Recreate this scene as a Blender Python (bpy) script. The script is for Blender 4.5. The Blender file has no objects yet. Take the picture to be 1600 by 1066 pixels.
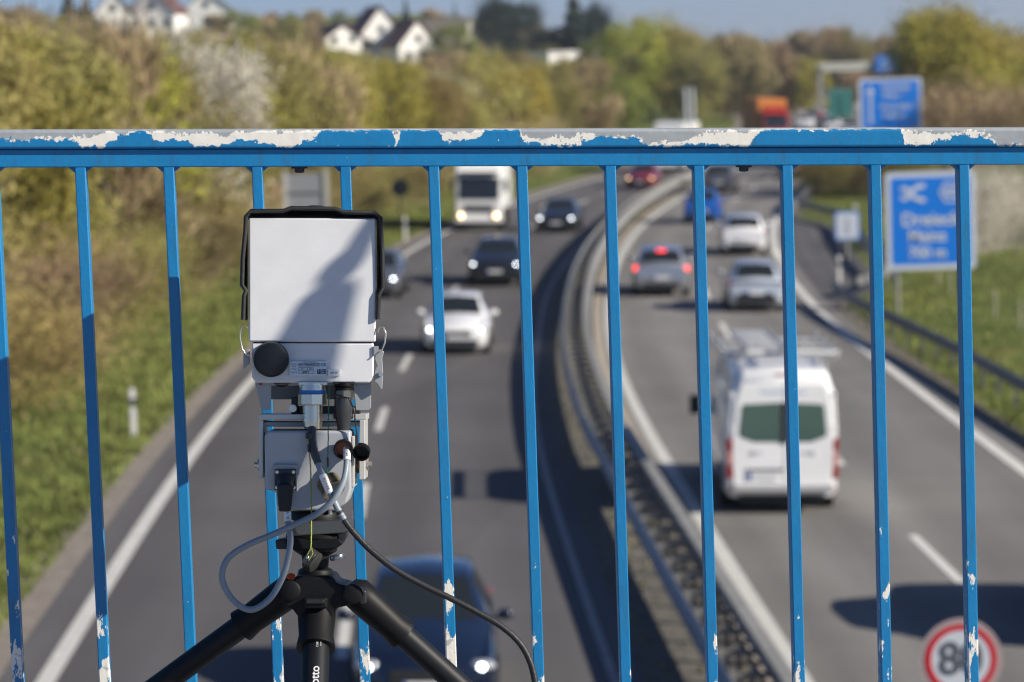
import bpy, math, random
import numpy as np
from mathutils import Vector, Matrix, noise as mnoise
random.seed(7)
RAD = math.radians
SC = bpy.context.scene
COL = SC.collection

# ------------------------------------------------------------------ camera
FPX = 4667.0                     # focal length in photo pixels (105 mm on full frame)
PITCH, ROLL = math.atan(450/4667.0), RAD(1.92)
TILT = math.tan(ROLL)            # crossfall of the ground
EYE = Vector((0, 0, 8.0))
_F = Vector((0, math.cos(PITCH), -math.sin(PITCH)))
_R0 = Vector((1, 0, 0)); _U0 = Vector((0, math.sin(PITCH), math.cos(PITCH)))
CR = _R0*math.cos(ROLL) - _U0*math.sin(ROLL)
CU = _R0*math.sin(ROLL) + _U0*math.cos(ROLL)
CF = _F
cam_d = bpy.data.cameras.new('camera'); cam = bpy.data.objects.new('camera', cam_d); COL.objects.link(cam)
M = Matrix((CR, CU, -CF)).transposed().to_4x4(); M.translation = EYE
cam.matrix_world = M
cam_d.lens = 105; cam_d.sensor_width = 36; cam_d.sensor_fit = 'HORIZONTAL'
cam_d.clip_start = 0.1; cam_d.clip_end = 20000
cam_d.dof.use_dof = True; cam_d.dof.focus_distance = 4.58; cam_d.dof.aperture_fstop = 6.6
cam_d.dof.aperture_blades = 9
SC.camera = cam

# ------------------------------------------------------------------ light
SUN_EL, SUN_A = RAD(26.5), RAD(21)      # azimuth: 13 deg behind the camera plane, on the right
SUNV = Vector((math.cos(SUN_EL)*math.cos(SUN_A), -math.cos(SUN_EL)*math.sin(SUN_A), math.sin(SUN_EL)))
w = bpy.data.worlds.new('World'); SC.world = w; w.use_nodes = True
nt = w.node_tree; bg = nt.nodes['Background']
sky = nt.nodes.new('ShaderNodeTexSky'); sky.sky_type = 'NISHITA'; sky.sun_disc = False
sky.sun_elevation = SUN_EL; sky.sun_rotation = RAD(90) + SUN_A
sky.altitude = 800; sky.air_density = 0.55; sky.dust_density = 0.0; sky.ozone_density = 7.5
nt.links.new(sky.outputs[0], bg.inputs[0]); bg.inputs[1].default_value = 0.085
sl = bpy.data.lights.new('sun', 'SUN'); sl.energy = 5.0; sl.angle = RAD(0.53); sl.color = (1.0, 0.92, 0.79)
so = bpy.data.objects.new('sun', sl); COL.objects.link(so)
so.rotation_euler = SUNV.to_track_quat('Z', 'Y').to_euler(); so.location = SUNV*60
SC.view_settings.view_transform = 'Standard'; SC.view_settings.look = 'None'
SC.view_settings.exposure = 0.46; SC.view_settings.gamma = 1.0
SC.cycles.use_denoising = True; SC.cycles.filter_width = 1.15
HAZE = 0.0002
SC.cycles.max_bounces = 6; SC.cycles.transparent_max_bounces = 6
SC.cycles.caustics_reflective = False; SC.cycles.caustics_refractive = False
SC.cycles.sample_clamp_indirect = 4

# ------------------------------------------------------------------ ground + pixel helpers
def sm(a, b, x):
    t = min(1, max(0, (x-a)/(b-a))); return t*t*(3-2*t)
def gz(x, y):
    xc = max(-26.0, min(70.0, x))
    z = -TILT*xc
    # left bank behind the scrub and hillside beyond, where the village stands
    if x < -15 or y > 230:
        edge = np.interp(y, [0, 200, 330, 480, 900], [-16, -9, 4, 16, 40])
        side = sm(0, 60, edge - x)
        z += side*(1.5*sm(60, 200, y) + 9*sm(240, 560, y))
    z += 9.0*sm(520, 900, y)
    # right bank falls away then rises
    z += 1.2*sm(16, 34, x)*sm(20, 60, y)*(1-sm(150, 230, y))
    return z
def ray(px, py):
    return (CF*FPX + CR*(px-800) - CU*(py-533)).normalized()
_n = Vector((TILT, 0, 1)).normalized()
def ground(px, py, h=0.0):
    """point h above the carriageway plane seen at a photo pixel"""
    d = ray(px, py); t = (-(EYE.dot(_n)) + h)/d.dot(_n)
    return EYE + d*t
def atY(px, py, Y):
    d = ray(px, py); return EYE + d*(Y/d.y)
def xpix(px, Y, z=None):
    return (px-800)/FPX*Y

# ------------------------------------------------------------------ materials
MATS = {}
def mat(name, col, rough=0.6, metal=0.0, var=0.0, vscale=8.0, bump=0.0, bscale=60.0, spec=0.5, coat=0.0,
        emit=None, estr=0.0, trans=0.0, objvar=0.0):
    if name in MATS: return MATS[name]
    m = bpy.data.materials.new(name); m.use_nodes = True; n = m.node_tree.nodes; l = m.node_tree.links
    b = n['Principled BSDF']
    b.inputs['Base Color'].default_value = (*col, 1); b.inputs['Roughness'].default_value = rough
    b.inputs['Metallic'].default_value = metal; b.inputs['Specular IOR Level'].default_value = spec
    b.inputs['Coat Weight'].default_value = coat
    if emit: b.inputs['Emission Color'].default_value = (*emit, 1); b.inputs['Emission Strength'].default_value = estr
    tc = n.new('ShaderNodeTexCoord')
    if var > 0 or objvar > 0:
        nz = n.new('ShaderNodeTexNoise'); nz.inputs['Scale'].default_value = vscale; nz.inputs['Detail'].default_value = 6
        l.new(tc.outputs['Object'], nz.inputs['Vector'])
        mr = n.new('ShaderNodeMapRange'); mr.inputs[1].default_value = 0.3; mr.inputs[2].default_value = 0.7
        mr.inputs[3].default_value = 1-var; mr.inputs[4].default_value = 1+var
        l.new(nz.outputs['Fac'], mr.inputs[0])
        hsv = n.new('ShaderNodeHueSaturation'); hsv.inputs['Color'].default_value = (*col, 1)
        out = mr.outputs[0]
        if objvar > 0:
            oi = n.new('ShaderNodeObjectInfo'); m2 = n.new('ShaderNodeMapRange')
            m2.inputs[3].default_value = 1-objvar; m2.inputs[4].default_value = 1+objvar
            l.new(oi.outputs['Random'], m2.inputs[0])
            mu = n.new('ShaderNodeMath'); mu.operation = 'MULTIPLY'; l.new(out, mu.inputs[0]); l.new(m2.outputs[0], mu.inputs[1]); out = mu.outputs[0]
            m3 = n.new('ShaderNodeMapRange'); m3.inputs[3].default_value = 0.5-0.025; m3.inputs[4].default_value = 0.5+0.02
            w3 = n.new('ShaderNodeTexWhiteNoise'); w3.noise_dimensions = '1D'; l.new(oi.outputs['Random'], w3.inputs['W'])
            l.new(w3.outputs['Value'], m3.inputs[0]); l.new(m3.outputs[0], hsv.inputs['Hue'])
        l.new(out, hsv.inputs['Value']); l.new(hsv.outputs[0], b.inputs['Base Color'])
    if bump > 0:
        nb = n.new('ShaderNodeTexNoise'); nb.inputs['Scale'].default_value = bscale; nb.inputs['Detail'].default_value = 3
        l.new(tc.outputs['Object'], nb.inputs['Vector'])
        bp = n.new('ShaderNodeBump'); bp.inputs['Strength'].default_value = bump; bp.inputs['Distance'].default_value = 0.002 if bscale > 100 else 0.01
        l.new(nb.outputs['Fac'], bp.inputs['Height']); l.new(bp.outputs[0], b.inputs['Normal'])
    if trans > 0:
        tr = n.new('ShaderNodeBsdfTranslucent'); mx = n.new('ShaderNodeMixShader'); mx.inputs[0].default_value = trans
        src = b.inputs['Base Color'].links[0].from_socket if b.inputs['Base Color'].links else None
        if src: l.new(src, tr.inputs['Color'])
        else: tr.inputs['Color'].default_value = (*col, 1)
        l.new(b.outputs[0], mx.inputs[1]); l.new(tr.outputs[0], mx.inputs[2]); l.new(mx.outputs[0], n['Material Output'].inputs['Surface'])
    MATS[name] = m
    return m

# ------------------------------------------------------------------ mesh builder
class MB:
    def __init__(s): s.v = []; s.f = []; s.mi = []; s.ms = []
    def m(s, material):
        if material not in s.ms: s.ms.append(material)
        return s.ms.index(material)
    def add(s, vs, fs, material=None):
        o = len(s.v); s.v += [tuple(p) for p in vs]; k = s.m(material) if material else 0
        for f in fs: s.f.append([i+o for i in f]); s.mi.append(k)
        return s
    def box(s, c, d, material=None, mx=None):
        x, y, z = d[0]/2, d[1]/2, d[2]/2; c = Vector(c)
        vs = [Vector((a*x, b*y, e*z)) for e in (-1, 1) for b in (-1, 1) for a in (-1, 1)]
        vs = [(mx @ v if mx else v) + c for v in vs]
        return s.add(vs, [(0, 2, 3, 1), (4, 5, 7, 6), (0, 1, 5, 4), (2, 6, 7, 3), (0, 4, 6, 2), (1, 3, 7, 5)], material)
    def hexa(s, p, material=None):           # 8 points: bottom ring 0-3, top ring 4-7
        return s.add(p, [(3, 2, 1, 0), (4, 5, 6, 7), (0, 1, 5, 4), (1, 2, 6, 5), (2, 3, 7, 6), (3, 0, 4, 7)], material)
    def tube(s, pts, r, n=10, material=None, cap=True, rs=None):
        pts = [Vector(p) for p in pts]; rings = []
        t0 = (pts[1]-pts[0]).normalized(); up = Vector((0, 0, 1)) if abs(t0.z) < .9 else Vector((1, 0, 0))
        a = t0.cross(up).normalized()
        for i, p in enumerate(pts):
            t = (pts[min(i+1, len(pts)-1)]-pts[max(i-1, 0)]).normalized()
            a = (a - t*a.dot(t)).normalized(); b = t.cross(a); q = rs[i] if rs else r
            rings.append([p + (a*math.cos(2*math.pi*k/n) + b*math.sin(2*math.pi*k/n))*q for k in range(n)])
        vs = [v for g in rings for v in g]; fs = []
        for i in range(len(pts)-1):
            for k in range(n):
                fs.append((i*n+k, i*n+(k+1) % n, (i+1)*n+(k+1) % n, (i+1)*n+k))
        if cap: fs.append(tuple(reversed(range(n)))); fs.append(tuple(range((len(pts)-1)*n, len(pts)*n)))
        return s.add(vs, fs, material)
    def lathe(s, base, axis, prof, n=24, material=None):   # prof: (distance along axis, radius)
        base = Vector(base); axis = Vector(axis).normalized()
        up = Vector((0, 0, 1)) if abs(axis.z) < .9 else Vector((1, 0, 0))
        a = axis.cross(up).normalized(); b = axis.cross(a)
        vs = []; fs = []
        for t, r in prof:
            for k in range(n): vs.append(base + axis*t + (a*math.cos(2*math.pi*k/n)+b*math.sin(2*math.pi*k/n))*max(r, 1e-5))
        for i in range(len(prof)-1):
            for k in range(n): fs.append((i*n+k, i*n+(k+1) % n, (i+1)*n+(k+1) % n, (i+1)*n+k))
        fs.append(tuple(reversed(range(n)))); fs.append(tuple(range((len(prof)-1)*n, len(prof)*n)))
        return s.add(vs, fs, material)
    def prism(s, pts, off, material=None):    # polygon extruded by vector off
        n = len(pts); off = Vector(off); vs = [Vector(p) for p in pts] + [Vector(p)+off for p in pts]
        return s.add(vs, [tuple(reversed(range(n))), tuple(range(n, 2*n))] + [(i, (i+1) % n, n+(i+1) % n, n+i) for i in range(n)], material)
    def sphere(s, c, r, material=None, n=14, sc=(1, 1, 1)):
        vs = []; fs = []; c = Vector(c)
        m_ = n//2
        for i in range(m_+1):
            th = math.pi*i/m_
            for k in range(n):
                ph = 2*math.pi*k/n
                vs.append(c + Vector((math.sin(th)*math.cos(ph)*sc[0], math.sin(th)*math.sin(ph)*sc[1], math.cos(th)*sc[2]))*r)
        for i in range(m_):
            for k in range(n): fs.append((i*n+k, (i+1)*n+k, (i+1)*n+(k+1) % n, i*n+(k+1) % n))
        return s.add(vs, fs, material)
    def build(s, name, material=None, parent=None, smooth=None, bevel=0, bseg=2, org=None, kind=None, flip=True):
        me = bpy.data.meshes.new(name)
        off = Vector(org) if org is not None else None
        vs = [tuple(Vector(v)-off) for v in s.v] if off is not None else s.v
        me.from_pydata(vs, [], s.f); 
        for mm in (s.ms or [material]): me.materials.append(mm)
        if s.ms:
            for p, k in zip(me.polygons, s.mi): p.material_index = k
        if flip and len(s.f) < 60000:
            import bmesh
            bm = bmesh.new(); bm.from_mesh(me); bmesh.ops.recalc_face_normals(bm, faces=bm.faces); bm.to_mesh(me); bm.free()
        if smooth is not None:
            me.shade_smooth(); me.set_sharp_from_angle(angle=RAD(smooth))
        o = bpy.data.objects.new(name, me); COL.objects.link(o)
        if off is not None and parent is None: o.location = off
        if parent is not None:
            o.parent = parent
        if bevel:
            bv = o.modifiers.new('bevel', 'BEVEL'); bv.width = bevel; bv.segments = bseg; bv.limit_method = 'ANGLE'; bv.angle_limit = RAD(35)
        if kind: o['kind'] = kind
        return o
def tag(o, label=None, cat=None, group=None, kind=None):
    if label: o['label'] = label
    if cat: o['category'] = cat
    if group: o['group'] = group
    if kind: o['kind'] = kind
    return o
def empty(name, loc, label, cat, group=None, mx=None):
    o = bpy.data.objects.new(name, None); COL.objects.link(o); o.empty_display_size = .2
    if mx is not None: o.matrix_world = mx
    else: o.location = loc
    return tag(o, label, cat, group)
def text_mesh(body, size, material, name, parent, mx, extrude=0.0005, bold=0.0, align='CENTER'):
    cu = bpy.data.curves.new(name, 'FONT'); cu.body = body; cu.size = size; cu.extrude = extrude; cu.offset = bold
    cu.align_x = align; cu.align_y = 'CENTER'
    t = bpy.data.objects.new('tmp', cu); COL.objects.link(t)
    dg = bpy.context.evaluated_depsgraph_get()
    me = bpy.data.meshes.new_from_object(t.evaluated_get(dg)); bpy.data.objects.remove(t)
    me.name = name; me.materials.clear(); me.materials.append(material)
    me.transform(mx)
    o = bpy.data.objects.new(name, me); COL.objects.link(o); o.parent = parent
    return o
def frame(origin, xa, ya):
    xa = Vector(xa).normalized(); ya = Vector(ya).normalized(); za = xa.cross(ya)
    m_ = Matrix((xa, ya, za)).transposed().to_4x4(); m_.translation = Vector(origin); return m_

#@@STRUCTURE
# ------------------------------------------------------------------ road curves (X as a function of Y)
def spline(ys, xs):
    ys = np.array(ys, float); xs = np.array(xs, float); h = np.diff(ys); n = len(ys)
    A = np.zeros((n, n)); r = np.zeros(n); A[0, 0] = A[-1, -1] = 1
    for i in range(1, n-1):
        A[i, i-1] = h[i-1]; A[i, i] = 2*(h[i-1]+h[i]); A[i, i+1] = h[i]
        r[i] = 6*((xs[i+1]-xs[i])/h[i] - (xs[i]-xs[i-1])/h[i-1])
    m_ = np.linalg.solve(A, r)
    def f(y):
        if y <= ys[0]:
            s0 = (xs[1]-xs[0])/h[0] - h[0]*m_[1]/6; return float(xs[0] + s0*(y-ys[0]))
        if y >= ys[-1]:
            s1 = (xs[-1]-xs[-2])/h[-1] + h[-1]*m_[-2]/6; return float(xs[-1] + s1*(y-ys[-1]))
        i = int(np.searchsorted(ys, y) - 1); i = max(0, min(n-2, i)); t = y-ys[i]; u = ys[i+1]-y; hh = h[i]
        return float((m_[i]*u**3 + m_[i+1]*t**3)/(6*hh) + (xs[i]/hh - m_[i]*hh/6)*u + (xs[i+1]/hh - m_[i+1]*hh/6)*t)
    return f
C = spline([38, 56, 72, 90, 114, 132, 158, 199, 260, 318, 450, 700], [3.55, 3.0, 2.7, 2.95, 4.15, 5.6, 8.6, 14.8, 24.0, 31.0, 45, 72])
Re = spline([38, 56, 72, 90, 114, 139, 160, 199, 260, 318, 450, 700], [10.2, 9.75, 9.6, 9.55, 10.4, 12.4, 15.1, 21.4, 31.0, 38.5, 53, 80])
Le = spline([38, 57, 73, 90, 112, 124, 150, 168, 189, 230, 318, 450, 700], [-6.1, -6.45, -6.4, -5.9, -4.6, -3.75, -0.7, 1.85, 5.4, 12.6, 25.5, 34.0, 61])
Lk = spline([38, 58, 70, 81, 95, 118, 150, 172, 199, 260, 318, 450, 700], [1.15, 0.53, 0.45, 0.68, 1.05, 2.5, 5.9, 8.6, 12.4, 20.9, 28.3, 41.0, 68])
def mid(y): return C(y) - np.interp(y, [30, 60, 90, 130, 160, 400], [0.92, 1.2, 0.92, 0.8, 0.85, 0.9])
YS = [-60, -30, -10, 0, 10, 20] + list(np.arange(26, 240, 3.0)) + list(np.arange(240, 700, 10.0))

def plane_z(x, y, dz=0): return gz(x, y) + dz
def strip(name, fa, fb, material, dz, ys=YS, y0=None, y1=None, parent=None, kind='structure', cols=1):
    b = MB(); ys = [y for y in ys if (y0 is None or y > y0) and (y1 is None or y < y1)]
    if y0 is not None: ys = [y0] + ys
    if y1 is not None: ys = ys + [y1]
    for y in ys:
        for k in range(cols+1):
            x = fa(y) + (fb(y)-fa(y))*k/cols; b.v.append((x, y, plane_z(x, y, dz)))
    n = cols+1
    for i in range(len(ys)-1):
        for k in range(cols): b.f.append([i*n+k, i*n+k+1, (i+1)*n+k+1, (i+1)*n+k]); b.mi.append(0)
    o = b.build(name, material, parent, kind=kind, flip=False)
    uv = o.data.uv_layers.new(name='lane').data; ln = o.data.loops
    for i, L_ in enumerate(ln): uv[i].uv = ((L_.vertex_index % n)/cols, ys[L_.vertex_index//n]*.1)
    return o

# materials for the setting
def ground_mat():
    m = bpy.data.materials.new('grass_ground'); m.use_nodes = True; n = m.node_tree.nodes; l = m.node_tree.links; b = n['Principled BSDF']
    tc = n.new('ShaderNodeTexCoord')
    def nz(s, d=6, r=.6):
        q = n.new('ShaderNodeTexNoise'); q.inputs['Scale'].default_value = s; q.inputs['Detail'].default_value = d; q.inputs['Roughness'].default_value = r
        l.new(tc.outputs['Object'], q.inputs['Vector']); return q
    a = nz(.35); r1 = n.new('ShaderNodeValToRGB'); l.new(a.outputs['Fac'], r1.inputs[0])
    e = r1.color_ramp.elements; e[0].position = .30; e[0].color = (.095, .12, .035, 1); e[1].position = .70; e[1].color = (.27, .25, .09, 1)
    k = r1.color_ramp.elements.new(.5); k.color = (.145, .19, .045, 1)
    c = nz(9, 8, .7); r2 = n.new('ShaderNodeValToRGB'); l.new(c.outputs['Fac'], r2.inputs[0])
    e = r2.color_ramp.elements; e[0].position = .3; e[0].color = (.45, .45, .45, 1); e[1].position = .7; e[1].color = (1.45, 1.4, 1.3, 1)
    mx = n.new('ShaderNodeMixRGB'); mx.blend_type = 'MULTIPLY'; mx.inputs[0].default_value = 1
    l.new(r1.outputs[0], mx.inputs[1]); l.new(r2.outputs[0], mx.inputs[2]); l.new(mx.outputs[0], b.inputs['Base Color'])
    b.inputs['Roughness'].default_value = .9; b.inputs['Specular IOR Level'].default_value = .15
    bp = n.new('ShaderNodeBump'); bp.inputs['Strength'].default_value = .9; bp.inputs['Distance'].default_value = .12
    l.new(c.outputs['Fac'], bp.inputs['Height']); l.new(bp.outputs[0], b.inputs['Normal'])
    return m
def asphalt(name, base, wear):
    m = bpy.data.materials.new(name); m.use_nodes = True; n = m.node_tree.nodes; l = m.node_tree.links; b = n['Principled BSDF']
    tc = n.new('ShaderNodeTexCoord'); mp = n.new('ShaderNodeMapping'); mp.inputs['Scale'].default_value = (1.0, .05, 1)
    l.new(tc.outputs['Object'], mp.inputs['Vector'])
    a = n.new('ShaderNodeTexNoise'); a.inputs['Scale'].default_value = 1.1; a.inputs['Detail'].default_value = 5; l.new(mp.outputs[0], a.inputs['Vector'])
    f = n.new('ShaderNodeTexNoise'); f.inputs['Scale'].default_value = 55; f.inputs['Detail'].default_value = 6; l.new(tc.outputs['Object'], f.inputs['Vector'])
    g = n.new('ShaderNodeTexNoise'); g.inputs['Scale'].default_value = .25; g.inputs['Detail'].default_value = 3; l.new(tc.outputs['Object'], g.inputs['Vector'])
    def mr(s, lo, hi):
        q = n.new('ShaderNodeMapRange'); q.inputs[1].default_value = .3; q.inputs[2].default_value = .7; q.inputs[3].default_value = lo; q.inputs[4].default_value = hi
        l.new(s, q.inputs[0]); return q.outputs[0]
    def mu(x, y):
        q = n.new('ShaderNodeMath'); q.operation = 'MULTIPLY'; l.new(x, q.inputs[0]); l.new(y, q.inputs[1]); return q.outputs[0]
    v = mu(mu(mr(a.outputs[0], 1-wear, 1+wear), mr(f.outputs[0], .75, 1.25)), mr(g.outputs[0], .9, 1.1))
    # polished wheel tracks: four per carriageway, plus repaired patches
    uvn = n.new('ShaderNodeUVMap'); uvn.uv_map = 'lane'; su = n.new('ShaderNodeSeparateXYZ'); l.new(uvn.outputs[0], su.inputs[0])
    q1 = n.new('ShaderNodeMath'); q1.operation = 'MULTIPLY'; q1.inputs[1].default_value = 2*math.pi*4; l.new(su.outputs[0], q1.inputs[0])
    q2 = n.new('ShaderNodeMath'); q2.operation = 'COSINE'; l.new(q1.outputs[0], q2.inputs[0])
    q3 = n.new('ShaderNodeMapRange'); q3.inputs[1].default_value = -1; q3.inputs[2].default_value = 1; q3.inputs[3].default_value = .88; q3.inputs[4].default_value = 1.08; l.new(q2.outputs[0], q3.inputs[0])
    v = mu(v, q3.outputs[0])
    mp2 = n.new('ShaderNodeMapping'); mp2.inputs['Scale'].default_value = (2.0, .35, 1); l.new(uvn.outputs[0], mp2.inputs['Vector'])
    vo = n.new('ShaderNodeTexVoronoi'); vo.inputs['Scale'].default_value = 1.0; l.new(mp2.outputs[0], vo.inputs['Vector'])
    sc_ = n.new('ShaderNodeSeparateColor'); l.new(vo.outputs['Color'], sc_.inputs[0]); v = mu(v, mr(sc_.outputs[0], .92, 1.05))
    h = n.new('ShaderNodeHueSaturation'); h.inputs['Color'].default_value = (*base, 1); l.new(v, h.inputs['Value']); l.new(h.outputs[0], b.inputs['Base Color'])
    b.inputs['Roughness'].default_value = .85; b.inputs['Specular IOR Level'].default_value = .3
    bp = n.new('ShaderNodeBump'); bp.inputs['Strength'].default_value = .5; bp.inputs['Distance'].default_value = .01
    l.new(f.outputs[0], bp.inputs['Height']); l.new(bp.outputs[0], b.inputs['Normal'])
    return m
MG = ground_mat(); AS1 = asphalt('asphalt_dark', (.117, .113, .114), .10); AS2 = asphalt('asphalt_light', (.215, .206, .194), .13)
PAINT = mat('road_paint', (.62, .61, .57), .7, var=.12, vscale=6)
PAINT2 = mat('road_paint_bright', (.74, .72, .67), .7, var=.12, vscale=6)
GRAVEL = mat('gravel', (.27, .235, .19), .95, var=.35, vscale=14, bump=.8, bscale=40)
CONC = mat('concrete_edge', (.42, .36, .29), .9, var=.2, vscale=5, bump=.3)
DIRT = mat('median_soil', (.13, .12, .10), .95, var=.45, vscale=9, bump=.8, bscale=30)

# ground sheet
def gridline(a, b, n): return list(np.linspace(a, b, n))
gx = sorted(set([-3000, -1500, -800, -400, -220] + gridline(-150, 110, 105) + [-26.0, -16.0, 16.0, 34.0, 70.0] + [150, 220, 400, 800, 1500, 3000]))
gy = [-400, -100, -60, -30, -10] + gridline(0, 260, 66) + gridline(268, 700, 50) + [760, 840, 920, 1100, 1500, 2500, 5000, 9000]
b = MB()
for y in gy:
    for x in gx: b.v.append((x, y, gz(x, y)))
nx = len(gx)
for j in range(len(gy)-1):
    for i in range(nx-1): b.f.append([j*nx+i, j*nx+i+1, (j+1)*nx+i+1, (j+1)*nx+i]); b.mi.append(0)
b.build('ground', MG, kind='structure')
# carriageways
strip('shoulder_verge', lambda y: Le(y)-1.35, lambda y: Le(y)-.1, mat('verge_grit', (.25, .215, .18), .95, var=.25, vscale=6, bump=.6), .010)
strip('road', lambda y: Le(y)-.62, lambda y: Lk(y)+.35, AS1, .016, cols=3)
strip('road', lambda y: C(y)-.25, lambda y: Re(y)+.55, AS2, .016, cols=3)
strip('median', lambda y: Lk(y)+.35, lambda y: C(y)-.48, DIRT, .012)
strip('median_edge', lambda y: C(y)-.48, lambda y: C(y)-.25, CONC, .05)
strip('road', lambda y: Re(y)+.55, lambda y: Re(y)+.55+2.6*sm(93, 104, y)*(1-sm(134, 150, y)), AS1, .020, y0=92, y1=151)
strip('verge', lambda y: Re(y)+.5, lambda y: Re(y)+1.1, mat('verge_soil', (.15, .13, .095), .95, var=.3, vscale=5, bump=.6), .011)
# markings
def mark(fc, wd, material, y0, y1, dz=.024): return strip('road_marking', lambda y: fc(y)-wd/2, lambda y: fc(y)+wd/2, material, dz, y0=y0, y1=y1)
mark(Le, .25, PAINT, 20, 640); mark(lambda y: Lk(y), .12, mat('road_paint_worn', (.34, .335, .32), .8, var=.25, vscale=5), 20, 640)
mark(C, .25, PAINT, 20, 640); mark(Re, .25, PAINT2, 20, 640)
for k in range(-1, 14):
    yc = 53 + 12*k; mark(lambda y: Le(y) + (Lk(y)-Le(y))*.515, .16, PAINT, yc-2.1, yc+2.1)
for k in range(0, 14):
    yc = 46.8 + 13.1*k; mark(lambda y: C(y) + (Re(y)-C(y))*.5, .16, PAINT2, yc-2.3, yc+2.3)

# ------------------------------------------------------------------ guard rails
STEEL = mat('galvanised_steel', (.36, .36, .35), .5, .45, var=.18, vscale=3, bump=.1)
STEELD = mat('galvanised_steel_dull', (.25, .25, .25), .6, .4, var=.2, vscale=3)
WPROF = [(-.0, .0), (.02, .02), (.08, .06), (.08, .11), (.02, .14), (.02, .17), (.08, .20), (.08, .25), (.02, .29), (0, .31)]
def beam(fx, y0, y1, side, ztop, step=3.0, th=.012):
    b = MB(); ys = list(np.arange(y0, y1, step)) + [y1]; n = len(WPROF)*2
    prof = [(side*d, ztop-.31+z) for d, z in WPROF] + [(side*(d-th), ztop-.31+z) for d, z in reversed(WPROF)]
    for y in ys:
        x0 = fx(y)
        for d, z in prof: b.v.append((x0+d, y, plane_z(x0, y, z)))
    for i in range(len(ys)-1):
        for k in range(n): b.f.append([i*n+k, i*n+(k+1) % n, (i+1)*n+(k+1) % n, (i+1)*n+k]); b.mi.append(0)
    b.f.append(list(range(n))); b.mi.append(0); b.f.append([(len(ys)-1)*n+k for k in range(n)]); b.mi.append(0)
    return b
def guard_rail(label, fx, y0, y1, ztop, sides, posts, m1, gap=.65, group=None, box=False):
    o = Vector((fx(y0), y0, plane_z(fx(y0), y0)))
    r = empty('guard_rail', o, label, 'guard rail', group)
    for sd in sides:
        fxx = (lambda y, s=sd: fx(y) + s*gap/2) if len(sides) > 1 else fx
        beam(fxx, y0, y1, sd, ztop).build('beam', m1, r, smooth=25, org=o)
    if box:      # closed box section riding on the right-hand beam
        b = MB(); ys = list(np.arange(y0, y1, 3.0)) + [y1]
        for y in ys:
            x0 = fx(y)+gap/2
            for dx, z in ((-.12, ztop+.0), (.06, ztop+.0), (.07, ztop+.02), (.06, ztop+.10), (-.12, ztop+.10), (-.13, ztop+.08)): b.v.append((x0+dx, y, plane_z(x0, y, z)))
        for i in range(len(ys)-1):
            for k in range(6): b.f.append([i*6+k, i*6+(k+1) % 6, (i+1)*6+(k+1) % 6, (i+1)*6+k]); b.mi.append(0)
        b.f.append(list(range(6))); b.mi.append(0); b.build('box_beam', mat('galvanised_light', (.33, .32, .29), .6, .2, var=.15, vscale=2), r, org=o)
    pp = None; sp = None
    for y in posts:
        x = fx(y); loc = Vector((x, y, plane_z(x, y))) - o
        if pp is None:
            b = MB(); b.box((0, 0, ztop*.48), (.06, .10, ztop*.96)); b.box((.035, 0, ztop*.48), (.012, .13, ztop*.955))
            pp = b.build('post', STEELD, r); pp.location = loc
            if len(sides) > 1:
                b = MB(); b.box((0, 0, ztop-.10), (gap-.03, .06, .07)); b.box((0, 0, ztop-.24), (gap*.9, .05, .05))
                sp = b.build('spacer', STEELD, r); sp.location = loc
        else:
            q = pp.copy(); COL.objects.link(q); q.parent = r; q.location = loc
            if sp: q = sp.copy(); COL.objects.link(q); q.parent = r; q.location = loc
    return r
guard_rail('double steel guard rail curving along the middle between both carriageways', mid, 27, 340, .80, (-1, 1),
           list(np.arange(28, 92, 1.33)) + list(np.arange(93, 160, 3.0)) + list(np.arange(162, 300, 6.0)), STEEL, box=True)
RR = spline([60, 66, 78, 92, 97], [11.55, 11.35, 10.95, 10.25, 10.35])
guard_rail('single dark guard rail below the blue exit sign on the right bank', RR, 48, 95, .78, (-1,), list(np.arange(49, 95, 2.0)), STEELD)
R2 = lambda y: Re(y) + .9 + 2.6*sm(93, 104, y)*(1-sm(134, 150, y))
guard_rail('guard rail behind the paved lay-by on the right', R2, 97, 330, .78, (-1,), list(np.arange(98, 170, 2.0)) + list(np.arange(172, 320, 4.0)), STEELD)

# ------------------------------------------------------------------ overpass the camera stands on
BL = 6.68
DECK = mat('deck_concrete', (.33, .32, .30), .9, var=.15, vscale=4, bump=.3)
br = empty('overpass_bridge', (0, 0, BL-.9), 'concrete overpass deck carrying the blue railing above the motorway', 'bridge')
b = MB(); b.hexa([(-30, -6, BL-.9+TILT*30), (30, -6, BL-.9-TILT*30), (30, 4.98, BL-.9-TILT*30), (-30, 4.98, BL-.9+TILT*30),
                  (-30, -6, BL+TILT*30), (30, -6, BL-TILT*30), (30, 4.98, BL-TILT*30), (-30, 4.98, BL+TILT*30)])
b.build('deck', DECK, br, org=(0, 0, BL-.9))
for xx in (-26, 28):
    b = MB(); b.box((xx, -.5, (BL-.9)/2-.5-xx*TILT), (1.2, 9, BL+.1)); b.build('pier', DECK, br, org=(0, 0, BL-.9))

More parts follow.
